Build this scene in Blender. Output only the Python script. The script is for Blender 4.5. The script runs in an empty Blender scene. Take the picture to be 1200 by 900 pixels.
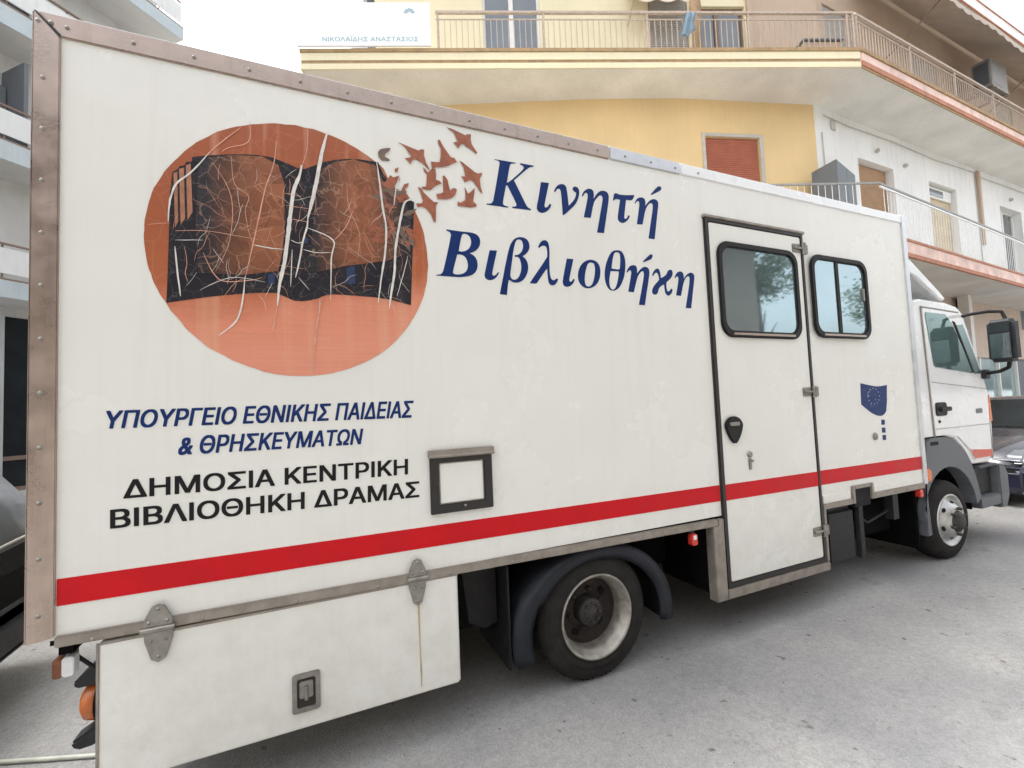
import bpy, bmesh, math, random
from mathutils import Vector, Matrix, noise
random.seed(7)
R = math.radians
sc = bpy.context.scene
COL = sc.collection

# ------------------------------------------------------------------ camera, sky, sun, exposure
cam = bpy.data.cameras.new('camera'); cam.sensor_width = 36.0; cam.lens = 15.851
cam.clip_start = 0.05; cam.clip_end = 2000
cam_o = bpy.data.objects.new('camera', cam); COL.objects.link(cam_o)
YAW, PIT, ROL = R(66.0257), R(2.9536), R(-2.4021)
Fw = Vector((math.cos(YAW)*math.cos(PIT), math.sin(YAW)*math.cos(PIT), math.sin(PIT)))
R0 = Vector((math.sin(YAW), -math.cos(YAW), 0)); U0 = R0.cross(Fw)
Rt = R0*math.cos(ROL) + U0*math.sin(ROL); Up = -R0*math.sin(ROL) + U0*math.cos(ROL)
M = Matrix((Rt, Up, -Fw)).transposed().to_4x4(); M.translation = (0, 0, 1.676)
cam_o.matrix_world = M
sc.camera = cam_o

SUN_EL, SUN_AZ = R(57), R(142)          # azimuth measured from +X, counter-clockwise
w = bpy.data.worlds.new('World'); sc.world = w; w.use_nodes = True
nt = w.node_tree; nt.nodes.clear()
sky = nt.nodes.new('ShaderNodeTexSky'); sky.sky_type = 'NISHITA'; sky.sun_disc = False
sky.sun_elevation = SUN_EL; sky.sun_rotation = R(90) - SUN_AZ
sky.air_density = 1.0; sky.dust_density = 5.0; sky.ozone_density = 1.0
hs = nt.nodes.new('ShaderNodeHueSaturation'); hs.inputs['Saturation'].default_value = 0.2   # thin white overcast
bg = nt.nodes.new('ShaderNodeBackground'); bg.inputs['Strength'].default_value = 0.15
wo = nt.nodes.new('ShaderNodeOutputWorld')
nt.links.new(sky.outputs[0], hs.inputs['Color']); nt.links.new(hs.outputs[0], bg.inputs[0]); nt.links.new(bg.outputs[0], wo.inputs[0])

sl = bpy.data.lights.new('sun', 'SUN'); sl.energy = 0.75; sl.angle = R(28); sl.color = (1.0, .96, .9)
so = bpy.data.objects.new('sun', sl); COL.objects.link(so)
sd = Vector((math.cos(SUN_AZ)*math.cos(SUN_EL), math.sin(SUN_AZ)*math.cos(SUN_EL), math.sin(SUN_EL)))
so.rotation_euler = sd.to_track_quat('Z', 'Y').to_euler(); so.location = (0, -4, 20)

vs = sc.view_settings
vs.view_transform = 'Standard'; vs.look = 'None'; vs.gamma = 1; vs.use_curve_mapping = False
vs.exposure = 1.92

# ------------------------------------------------------------------ materials
def principled(name):
    m = bpy.data.materials.new(name); m.use_nodes = True
    b = m.node_tree.nodes['Principled BSDF']
    return m, m.node_tree, b
def N(t, kind, **kw):
    n = t.nodes.new(kind)
    for k, v in kw.items():
        if k in n.inputs: n.inputs[k].default_value = v
        else: setattr(n, k, v)
    return n
def ramp(t, src, stops):
    r = t.nodes.new('ShaderNodeValToRGB'); e = r.color_ramp.elements
    while len(e) < len(stops): e.new(.5)
    for i, (p, c) in enumerate(stops):
        e[i].position = p; e[i].color = (*c, 1) if len(c) == 3 else c
    t.links.new(src, r.inputs[0]); return r
def mixc(t, fac, a, b, mode='MIX'):
    m = t.nodes.new('ShaderNodeMix'); m.data_type = 'RGBA'; m.blend_type = mode
    for s, v in ((0, fac), (6, a), (7, b)):
        if hasattr(v, 'default_value') or hasattr(v, 'links'): t.links.new(v, m.inputs[s])
        else: m.inputs[s].default_value = v if not isinstance(v, tuple) or len(v) == 4 else (*v, 1)
    return m.outputs[2]
def coords(t, scale=(1, 1, 1)):
    tc = t.nodes.new('ShaderNodeTexCoord'); mp = t.nodes.new('ShaderNodeMapping')
    mp.inputs['Scale'].default_value = scale
    t.links.new(tc.outputs['Object'], mp.inputs[0]); return mp.outputs[0]
def bump(t, b, h, strength=.2, dist=.01):
    n = t.nodes.new('ShaderNodeBump'); n.inputs['Strength'].default_value = strength; n.inputs['Distance'].default_value = dist
    t.links.new(h, n.inputs['Height']); t.links.new(n.outputs[0], b.inputs['Normal'])
def mat(name, col, rough=.5, metal=0., var=.12, scale=6., bmp=0., bscale=60., spec=.5, streak=0., coat=0.):
    """plain surface: base colour broken by two scales of noise, optional vertical run marks, fine bump"""
    m, t, b = principled(name)
    v = coords(t); n1 = N(t, 'ShaderNodeTexNoise', Scale=scale, Detail=6.); t.links.new(v, n1.inputs['Vector'])
    lo = tuple(c*(1-var) for c in col); hi = tuple(min(1, c*(1+var*.6)) for c in col)
    r = ramp(t, n1.outputs['Fac'], [(.3, lo), (.7, hi)]); c = r.outputs[0]
    if streak:
        v2 = coords(t, (9, 9, .55)); n2 = N(t, 'ShaderNodeTexNoise', Scale=1.6, Detail=7., Roughness=.65); t.links.new(v2, n2.inputs['Vector'])
        r2 = ramp(t, n2.outputs['Fac'], [(.52, (0, 0, 0)), (.75, (streak,)*3)])
        c = mixc(t, r2.outputs[0], c, tuple(x*.45 for x in (col[0], col[1]*.95, col[2]*.85)))
    t.links.new(c, b.inputs['Base Color'])
    rr = ramp(t, n1.outputs['Fac'], [(.3, (max(0, rough-.08),)*3), (.7, (min(1, rough+.1),)*3)])
    t.links.new(rr.outputs[0], b.inputs['Roughness'])
    b.inputs['Metallic'].default_value = metal; b.inputs['Specular IOR Level'].default_value = spec
    if coat: b.inputs['Coat Weight'].default_value = coat; b.inputs['Coat Roughness'].default_value = .08
    if bmp:
        nb = N(t, 'ShaderNodeTexNoise', Scale=bscale, Detail=4.); t.links.new(v, nb.inputs['Vector'])
        bump(t, b, nb.outputs['Fac'], bmp, .01)
    return m

def panel_paint():
    """white gel coat of the box: faint grime runs, a slow ripple in the gloss, dirt near the bottom edge"""
    m, t, b = principled('white_panel_paint')
    v = coords(t); n1 = N(t, 'ShaderNodeTexNoise', Scale=1.3, Detail=8., Roughness=.6); t.links.new(v, n1.inputs['Vector'])
    c = ramp(t, n1.outputs['Fac'], [(.3, (.755, .755, .70)), (.7, (.80, .80, .75))]).outputs[0]
    v2 = coords(t, (14, 14, .6)); n2 = N(t, 'ShaderNodeTexNoise', Scale=1.2, Detail=8., Roughness=.7); t.links.new(v2, n2.inputs['Vector'])
    c = mixc(t, ramp(t, n2.outputs['Fac'], [(.52, (0, 0, 0)), (.85, (.16,)*3)]).outputs[0], c, (.50, .47, .41))
    n3 = N(t, 'ShaderNodeTexNoise', Scale=260., Detail=2.); t.links.new(v, n3.inputs['Vector'])
    c = mixc(t, ramp(t, n3.outputs['Fac'], [(.66, (0, 0, 0)), (.8, (.3,)*3)]).outputs[0], c, (.5, .48, .44))
    sx = N(t, 'ShaderNodeSeparateXYZ'); t.links.new(v, sx.inputs[0]); mr = N(t, 'ShaderNodeMapRange'); t.links.new(sx.outputs['Z'], mr.inputs['Value'])
    mr.inputs['From Min'].default_value = 1.25; mr.inputs['From Max'].default_value = .3; mr.inputs['To Max'].default_value = .34
    n5 = N(t, 'ShaderNodeTexNoise', Scale=7., Detail=8., Roughness=.7); t.links.new(v, n5.inputs['Vector'])
    mu = N(t, 'ShaderNodeMath', operation='MULTIPLY'); t.links.new(mr.outputs[0], mu.inputs[0]); t.links.new(ramp(t, n5.outputs['Fac'], [(.4, (0, 0, 0)), (.7, (1, 1, 1))]).outputs[0], mu.inputs[1])
    c = mixc(t, mu.outputs[0], c, (.46, .41, .33))
    v6 = coords(t, (1.2, 1, 5)); n6 = N(t, 'ShaderNodeTexNoise', Scale=3.2, Detail=9., Roughness=.75); t.links.new(v6, n6.inputs['Vector'])
    c = mixc(t, ramp(t, n6.outputs['Fac'], [(.60, (0, 0, 0)), (.85, (.05,)*3)]).outputs[0], c, (.5, .49, .45))
    t.links.new(c, b.inputs['Base Color'])
    t.links.new(ramp(t, n1.outputs['Fac'], [(.3, (.22,)*3), (.7, (.30,)*3)]).outputs[0], b.inputs['Roughness'])
    b.inputs['Specular IOR Level'].default_value = .45
    n4 = N(t, 'ShaderNodeTexNoise', Scale=2.2, Detail=3.); t.links.new(v, n4.inputs['Vector'])
    bump(t, b, n4.outputs['Fac'], .22, .05)
    return m

def asphalt():
    m, t, b = principled('worn_pale_asphalt')
    v = coords(t)
    n1 = N(t, 'ShaderNodeTexNoise', Scale=.55, Detail=9., Roughness=.62); t.links.new(v, n1.inputs['Vector'])
    c = ramp(t, n1.outputs['Fac'], [(.28, (.27, .268, .265)), (.5, (.33, .329, .326)), (.72, (.375, .374, .37))]).outputs[0]
    n2 = N(t, 'ShaderNodeTexVoronoi', Scale=130.); t.links.new(v, n2.inputs['Vector'])
    c = mixc(t, .40, c, mixc(t, 1., c, ramp(t, n2.outputs['Color'], [(.1, (.62,)*3), (.5, (1,)*3), (.95, (1.3, 1.29, 1.26))]).outputs[0], 'MULTIPLY'))
    n5 = N(t, 'ShaderNodeTexNoise', Scale=22., Detail=6., Roughness=.7); t.links.new(v, n5.inputs['Vector'])
    c = mixc(t, .6, c, mixc(t, 1., c, ramp(t, n5.outputs['Fac'], [(.3, (.78,)*3), (.62, (1.1,)*3)]).outputs[0], 'MULTIPLY'))
    n7 = N(t, 'ShaderNodeTexNoise', Scale=.28, Detail=5., Roughness=.6); t.links.new(v, n7.inputs['Vector'])
    c = mixc(t, 1., c, ramp(t, n7.outputs['Fac'], [(.38, (.80, .80, .815)), (.5, (.98, .965, .94)), (.62, (1.12, 1.10, 1.06))]).outputs[0], 'MULTIPLY')
    n8 = N(t, 'ShaderNodeTexVoronoi', Scale=9.); t.links.new(v, n8.inputs['Vector'])
    c = mixc(t, ramp(t, n8.outputs['Distance'], [(.0, (.75,)*3), (.085, (0, 0, 0))]).outputs[0], c, (.12, .11, .10))
    # dark drips and oil spots
    n3 = N(t, 'ShaderNodeTexNoise', Scale=2.6, Detail=5., Roughness=.55); t.links.new(v, n3.inputs['Vector'])
    c = mixc(t, ramp(t, n3.outputs['Fac'], [(.66, (0, 0, 0)), (.78, (.4,)*3)]).outputs[0], c, (.085, .08, .075))
    n6 = N(t, 'ShaderNodeTexNoise', Scale=9., Detail=2.); t.links.new(v, n6.inputs['Vector'])
    c = mixc(t, ramp(t, n6.outputs['Fac'], [(.70, (0, 0, 0)), (.74, (.6,)*3)]).outputs[0], c, (.05, .048, .045))
    # hairline cracks
    vw = t.nodes.new('ShaderNodeVectorMath'); vw.operation = 'ADD'
    nw = N(t, 'ShaderNodeTexNoise', Scale=3., Detail=4.); t.links.new(v, nw.inputs['Vector'])
    t.links.new(v, vw.inputs[0]); t.links.new(nw.outputs['Color'], vw.inputs[1])
    vo = N(t, 'ShaderNodeTexVoronoi', Scale=.42); vo.feature = 'DISTANCE_TO_EDGE'; t.links.new(vw.outputs[0], vo.inputs['Vector'])
    c = mixc(t, ramp(t, vo.outputs['Distance'], [(.0, (.22,)*3), (.004, (0, 0, 0))]).outputs[0], c, (.06, .06, .06))
    t.links.new(c, b.inputs['Base Color'])
    b.inputs['Roughness'].default_value = .82; b.inputs['Specular IOR Level'].default_value = .3
    bump(t, b, n2.outputs['Distance'], .5, .006)
    return m

def art_disc():
    """printed disc behind the book: rust red above, salmon below, brush lines and fine craquelure"""
    m, t, b = principled('printed_rust_disc')
    v = coords(t); sx = N(t, 'ShaderNodeSeparateXYZ'); t.links.new(v, sx.inputs[0])
    n = N(t, 'ShaderNodeTexNoise', Scale=5., Detail=6.); t.links.new(v, n.inputs['Vector'])
    ad = N(t, 'ShaderNodeMath', operation='MULTIPLY_ADD'); t.links.new(n.outputs['Fac'], ad.inputs[0]); ad.inputs[1].default_value = .22; t.links.new(sx.outputs['Z'], ad.inputs[2])
    mx = N(t, 'ShaderNodeMath', operation='MULTIPLY_ADD'); t.links.new(sx.outputs['X'], mx.inputs[0]); mx.inputs[1].default_value = -.16; t.links.new(ad.outputs[0], mx.inputs[2])
    mr = N(t, 'ShaderNodeMapRange'); mr.inputs['From Min'].default_value = 2.45; mr.inputs['From Max'].default_value = 3.10
    t.links.new(mx.outputs[0], mr.inputs['Value'])
    c = ramp(t, mr.outputs[0], [(.0, (.72, .28, .185)), (.3, (.68, .25, .15)), (.55, (.42, .118, .047)), (1, (.36, .098, .038))]).outputs[0]
    vs_ = coords(t, (1.5, 1, 60)); n2 = N(t, 'ShaderNodeTexNoise', Scale=2., Detail=6.); t.links.new(vs_, n2.inputs['Vector'])
    c = mixc(t, .14, c, mixc(t, 1., c, ramp(t, n2.outputs['Fac'], [(.3, (.62,)*3), (.7, (1.25,)*3)]).outputs[0], 'MULTIPLY'))
    vp = coords(t, (11, 1, .35)); n3 = N(t, 'ShaderNodeTexNoise', Scale=1., Detail=3.); t.links.new(vp, n3.inputs['Vector'])
    c = mixc(t, ramp(t, n3.outputs['Fac'], [(.52, (0, 0, 0)), (.70, (.5,)*3)]).outputs[0], c, (.72, .42, .27))
    vc = N(t, 'ShaderNodeTexVoronoi', Scale=9.); vc.feature = 'DISTANCE_TO_EDGE'; t.links.new(v, vc.inputs['Vector'])
    c = mixc(t, ramp(t, vc.outputs['Distance'], [(.0, (.16,)*3), (.02, (0, 0, 0))]).outputs[0], c, (.72, .42, .3))
    t.links.new(c, b.inputs['Base Color']); b.inputs['Roughness'].default_value = .34
    return m
def art_page(name, cx, half):
    """printed page: brown in the middle, near-black towards its long edges, pale craquelure"""
    m, t, b = principled(name)
    v = coords(t); sx = N(t, 'ShaderNodeSeparateXYZ'); t.links.new(v, sx.inputs[0])
    s = N(t, 'ShaderNodeMath', operation='SUBTRACT'); t.links.new(sx.outputs['X'], s.inputs[0]); s.inputs[1].default_value = cx
    a = N(t, 'ShaderNodeMath', operation='ABSOLUTE'); t.links.new(s.outputs[0], a.inputs[0])
    n = N(t, 'ShaderNodeTexNoise', Scale=9., Detail=6., Roughness=.65); t.links.new(v, n.inputs['Vector'])
    ma = N(t, 'ShaderNodeMath', operation='MULTIPLY_ADD'); t.links.new(n.outputs['Fac'], ma.inputs[0]); ma.inputs[1].default_value = .07; t.links.new(a.outputs[0], ma.inputs[2])
    mr = N(t, 'ShaderNodeMapRange'); mr.inputs['From Min'].default_value = half*.3; mr.inputs['From Max'].default_value = half*1.05; t.links.new(ma.outputs[0], mr.inputs['Value'])
    c = ramp(t, mr.outputs[0], [(0, (.26, .092, .042)), (.55, (.13, .053, .03)), (1, (.02, .02, .026))]).outputs[0]
    vv = coords(t, (1, 1, 1)); vo = N(t, 'ShaderNodeTexVoronoi', Scale=16.); t.links.new(vv, vo.inputs['Vector'])
    c = mixc(t, .5, c, mixc(t, 1., c, ramp(t, vo.outputs['Color'], [(.2, (.55,)*3), (.8, (1.45,)*3)]).outputs[0], 'MULTIPLY'))
    for sc_, wd, al in ((11., .024, .42), (24., .03, .12)):
        vw = t.nodes.new('ShaderNodeVectorMath'); vw.operation = 'MULTIPLY_ADD'
        nn = N(t, 'ShaderNodeTexNoise', Scale=7., Detail=3.); t.links.new(v, nn.inputs['Vector'])
        t.links.new(nn.outputs['Color'], vw.inputs[0]); vw.inputs[1].default_value = (.12, .12, .12); t.links.new(v, vw.inputs[2])
        vc = N(t, 'ShaderNodeTexVoronoi', Scale=sc_); vc.feature = 'DISTANCE_TO_EDGE'; t.links.new(vw.outputs[0], vc.inputs['Vector'])
        c = mixc(t, ramp(t, vc.outputs['Distance'], [(.0, (al,)*3), (wd, (0, 0, 0))]).outputs[0], c, (.55, .33, .22))
    t.links.new(c, b.inputs['Base Color']); b.inputs['Roughness'].default_value = .34
    return m
def art_book():
    """printed dark cover and gutter of the book: charcoal with pale hairline craquelure"""
    m, t, b = principled('printed_charcoal_book')
    v = coords(t); n = N(t, 'ShaderNodeTexNoise', Scale=5., Detail=6.); t.links.new(v, n.inputs['Vector'])
    c = ramp(t, n.outputs['Fac'], [(.3, (.014, .015, .022)), (.7, (.032, .027, .030))]).outputs[0]
    vw = t.nodes.new('ShaderNodeVectorMath'); vw.operation = 'MULTIPLY_ADD'
    t.links.new(n.outputs['Color'], vw.inputs[0]); vw.inputs[1].default_value = (.2, .2, .2); t.links.new(v, vw.inputs[2])
    vc = N(t, 'ShaderNodeTexVoronoi', Scale=15.); vc.feature = 'DISTANCE_TO_EDGE'; t.links.new(vw.outputs[0], vc.inputs['Vector'])
    c = mixc(t, ramp(t, vc.outputs['Distance'], [(.0, (.22,)*3), (.024, (0, 0, 0))]).outputs[0], c, (.36, .32, .30))
    t.links.new(c, b.inputs['Base Color']); b.inputs['Roughness'].default_value = .4; b.inputs['Specular IOR Level'].default_value = .25
    return m
def glass(name, tint, rough=.03, metal=.75):
    """coated dark window glass: reflects the street like the photographed panes"""
    m, t, b = principled(name)
    v = coords(t); n = N(t, 'ShaderNodeTexNoise', Scale=3., Detail=4.); t.links.new(v, n.inputs['Vector'])
    t.links.new(ramp(t, n.outputs['Fac'], [(.3, tuple(c*.9 for c in tint)), (.7, tint)]).outputs[0], b.inputs['Base Color'])
    b.inputs['Metallic'].default_value = metal; b.inputs['Roughness'].default_value = rough
    bump(t, b, n.outputs['Fac'], .02, .02)
    return m
def shutter_mat(name, col):
    m, t, b = principled(name)
    v = coords(t); n = N(t, 'ShaderNodeTexNoise', Scale=4., Detail=5.); t.links.new(v, n.inputs['Vector'])
    t.links.new(ramp(t, n.outputs['Fac'], [(.3, tuple(c*.8 for c in col)), (.7, col)]).outputs[0], b.inputs['Base Color'])
    b.inputs['Roughness'].default_value = .6
    return m

MT = dict(
    paint=panel_paint(), asphalt=asphalt(),
    alu=mat('reflection_tinted_aluminium_trim', (.46, .375, .325), .30, .9, .18, 9, .05, 90, streak=.35),  # warm brown base paints in the reflection of the houses opposite
    rail=mat('dull_grey_rail', (.32, .285, .245), .5, .45, .25, 14, .1, 90, streak=.3),
    steel=mat('zinc_steel', (.30, .285, .255), .42, .8, .25, 25, .1, 90),
    red=mat('red_stripe_vinyl', (.58, .006, .012), .4, 0, .1, 5, spec=.2),
    orange_red=mat('faded_red_stripe', (.62, .10, .06), .35, 0, .1, 5),
    navy=mat('navy_vinyl', (.008, .030, .135), .4, 0, .12, 8, spec=.2),
    black_v=mat('black_vinyl', (.010, .010, .011), .4, 0, .15, 8, spec=.2),
    rubber=mat('black_rubber', (.014, .0135, .014), .55, 0, .3, 18, .15, 120, spec=.3),
    gasket=mat('dark_brown_gasket', (.020, .017, .016), .42, 0, .3, 20, .1, 120),
    tyre=mat('dusty_tyre_rubber', (.026, .024, .0225), .85, 0, .4, 14, .3, 90, spec=.25),
    under=mat('grimy_shaded_black_underbody', (.005, .0048, .0048), .9, 0, .5, 10, .3, 40, spec=.12),
    plastic=mat('dark_grey_plastic', (.024, .0255, .029), .55, 0, .3, 12, .12, 80, spec=.3),
    guard=mat('blue_black_mudguard', (.017, .019, .025), .5, 0, .35, 9, .12, 80, spec=.3),
    fender=mat('grey_moulded_plastic', (.12, .13, .14), .5, 0, .15, 10, .08, 90),
    cabpaint=mat('white_cab_paint', (.78, .79, .79), .22, 0, .05, 3, coat=.6),
    rimlip=mat('worn_silver_rim', (.38, .355, .315), .42, .6, .35, 18, .15, 60),
    rimdark=mat('rusty_brown_rim', (.045, .035, .030), .7, .2, .4, 16, .25, 60),
    hub=mat('grey_wheel_hub', (.06, .056, .052), .55, .5, .35, 30, .2, 60),
    rimsilver=mat('silver_front_rim', (.56, .56, .54), .36, .75, .25, 14, .1, 60),
    void=mat('dark_void', (.006, .006, .007), .9),
    glass=glass('tinted_van_glass', (.31, .405, .435)), cabglass=glass('cab_window_glass', (.15, .24, .235), .04, .5),
    darkglass=mat('dark_car_glass', (.020, .024, .026), .12, 0, .2, 3, spec=.2),
    houseglass=glass('house_window_glass', (.20, .22, .24), .05, .4),
    chromeglass=mat('mirror_face', (.22, .25, .26), .06, 1),
    lamp_o=mat('orange_lens', (.75, .17, .02), .25, 0, .1, 20), lamp_o_shade=mat('shaded_orange_lens', (.42, .11, .02), .3, 0, .15, 20), lamp_r=mat('red_lens', (.62, .045, .03), .25, 0, .1, 20),
    headlens=mat('clear_headlight', (.20, .22, .25), .12, .3, .2, 12, coat=1.),
    alucool=mat('cool_aluminium', (.62, .63, .64), .34, .85, .15, 9, .05, 90),
    lens_w=mat('white_lens', (.75, .76, .76), .2, 0, .1, 20),
    ruststain=mat('pale_rust_stain', (.52, .42, .27), .5, 0, .3, 14), rust=mat('rusty_bracket', (.22, .085, .04), .8, .1, .4, 30, .2, 80),
    yellow=mat('yellow_render', (.76, .56, .29), .85, 0, .08, 1.2, .08, 160, streak=.10),
    cream=mat('cream_render', (.80, .72, .50), .85, 0, .06, 1.2, .08, 160, streak=.12),
    tan=mat('tan_brown_shaded_render', (.52, .40, .30), .85, 0, .1, 1.5, .08, 160, streak=.15),  # tan paint with some of the corner's shade mixed into the colour
    white=mat('white_render', (.82, .82, .80), .85, 0, .07, 1.2, .12, 120, streak=.34),
    soffit=mat('grey_white_soffit', (.74, .72, .67), .9, 0, .14, 1.1, .2, 60, streak=.22),
    brownlip=mat('brown_slab_lip', (.40, .27, .14), .8, 0, .25, 8, .1, 120, streak=.3),
    terracotta=mat('terracotta_band', (.50, .22, .135), .75, 0, .25, 6, .1, 120, streak=.35),
    pink=mat('worn_pink_white_band', (.82, .60, .52), .75, 0, .22, 3.5, .1, 120, streak=.3),
    railmetal=mat('beige_painted_railing', (.50, .40, .32), .5, .2, .2, 20),
    railwhite=mat('white_painted_railing', (.86, .86, .85), .5, .1, .12, 20),
    railgrey=mat('grey_handrail', (.34, .34, .33), .5, .3, .15, 20),
    frame_w=mat('white_window_frame', (.78, .77, .73), .5, 0, .06, 10),
    frame_b=mat('brown_window_frame', (.20, .13, .085), .6, 0, .15, 10),
    reveal=mat('stone_grey_surround', (.52, .49, .44), .85, 0, .12, 6, .1, 120),
    shut_red=shutter_mat('red_brown_roller_shutter', (.44, .135, .075)), shut_brown=shutter_mat('brown_roller_shutter', (.46, .285, .155)),
    shut_cream=shutter_mat('cream_roller_shutter', (.74, .62, .42)), shut_grey=shutter_mat('grey_roller_shutter', (.45, .43, .40)),
    cabinet=mat('blue_grey_sheet_metal', (.17, .19, .205), .55, .2, .08, 5),
    stone=mat('beige_stone_cladding', (.56, .45, .36), .7, 0, .12, 5, .1, 90), brownstone=mat('brown_stone_pier', (.34, .21, .165), .6, 0, .15, 5, .1, 90),
    pale_pier=mat('pale_painted_pier', (.72, .70, .66), .7, 0, .08, 5),
    shopglass=glass('teal_shop_glass', (.42, .56, .58), .06, .5),
    sign=mat('white_sign_board', (.82, .83, .83), .4, 0, .03, 4), signtext=mat('faded_blue_lettering', (.30, .44, .50), .5, 0, .1, 20),
    awning=mat('beige_awning_cloth', (.50, .43, .36), .85, 0, .12, 3, .1, 90), awning_w=mat('cream_awning_cloth', (.72, .63, .52), .85, 0, .12, 3),
    ac_w=mat('grey_ac_casing', (.25, .24, .225), .5, .1, .15, 8), ac_d=mat('shaded_ac_grille', (.085, .095, .11), .6, .2, .2, 30),
    blue_cloth=mat('pale_blue_cloth', (.20, .28, .34), .9, 0, .2, 8, .2, 60), umbrella=mat('tan_parasol_cloth', (.36, .24, .14), .9, 0, .2, 8, .2, 60),
    lb_blue=mat('pale_blue_render', (.52, .58, .60), .8, 0, .08, 2, .08, 120, streak=.2), lb_white=mat('white_balcony_panel', (.76, .76, .74), .7, 0, .06, 2, streak=.25),
    lb_wall=mat('pale_grey_render', (.62, .61, .585), .85, 0, .08, 2, .08, 120, streak=.15), lb_dark=mat('dark_grey_partition', (.16, .175, .19), .7, 0, .1, 4),
    lb_brown=mat('brown_eave_board', (.26, .18, .14), .7, 0, .1, 4),
    navycar=mat('dark_grey_car_paint', (.045, .047, .056), .28, .25, .1, 4, coat=1.), navybump=mat('navy_bumper', (.010, .012, .03), .3, 0, .1, 4, coat=.6), darkcar=mat('blue_black_van_paint', (.020, .026, .032), .42, .1, .25, 5, spec=.3),
    kerb=mat('grey_kerb_stone', (.36, .35, .33), .85, 0, .12, 5, .2, 60), paving=mat('grey_paving', (.30, .29, .275), .85, 0, .14, 4, .2, 60),
    opp=mat('dark_brown_render', (.19, .155, .13), .85, 0, .1, 1.2, .1, 90), opp_low=mat('grey_beige_render', (.22, .205, .185), .85, 0, .1, 1.2),
    bark=mat('tree_bark', (.10, .075, .055), .9, 0, .3, 9, .4, 30), leaf=mat('dark_leaf', (.045, .085, .028), .6, 0, .5, 3),
    gritmat=mat('grey_brown_grit', (.16, .14, .12), .9, 0, .5, 40),
    hose=mat('pale_green_hose', (.55, .56, .48), .5, 0, .2, 9),
    disc=art_disc(), pageL=art_page('printed_left_page', -.115-2.2-.035, .29), pageR=art_page('printed_right_page', .24-2.2, .235),
    bookdark=art_book(), rustprint=mat('printed_rust', (.33, .11, .06), .36, 0, .25, 30),
    greyprint=mat('printed_grey_brown', (.17, .12, .09), .36, 0, .2, 30), blueprint=mat('printed_blue', (.025, .045, .11), .36, 0, .2, 30),
    crackw=mat('printed_white_crack', (.72, .69, .64), .36, 0, .15, 30), crackp=mat('printed_pink_crack', (.70, .36, .26), .36, 0, .2, 30),
    strip=mat('printed_orange_strip', (.38, .17, .10), .36, 0, .2, 30), fleck=mat('pale_fleck', (.45, .48, .60), .4),
)

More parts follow.
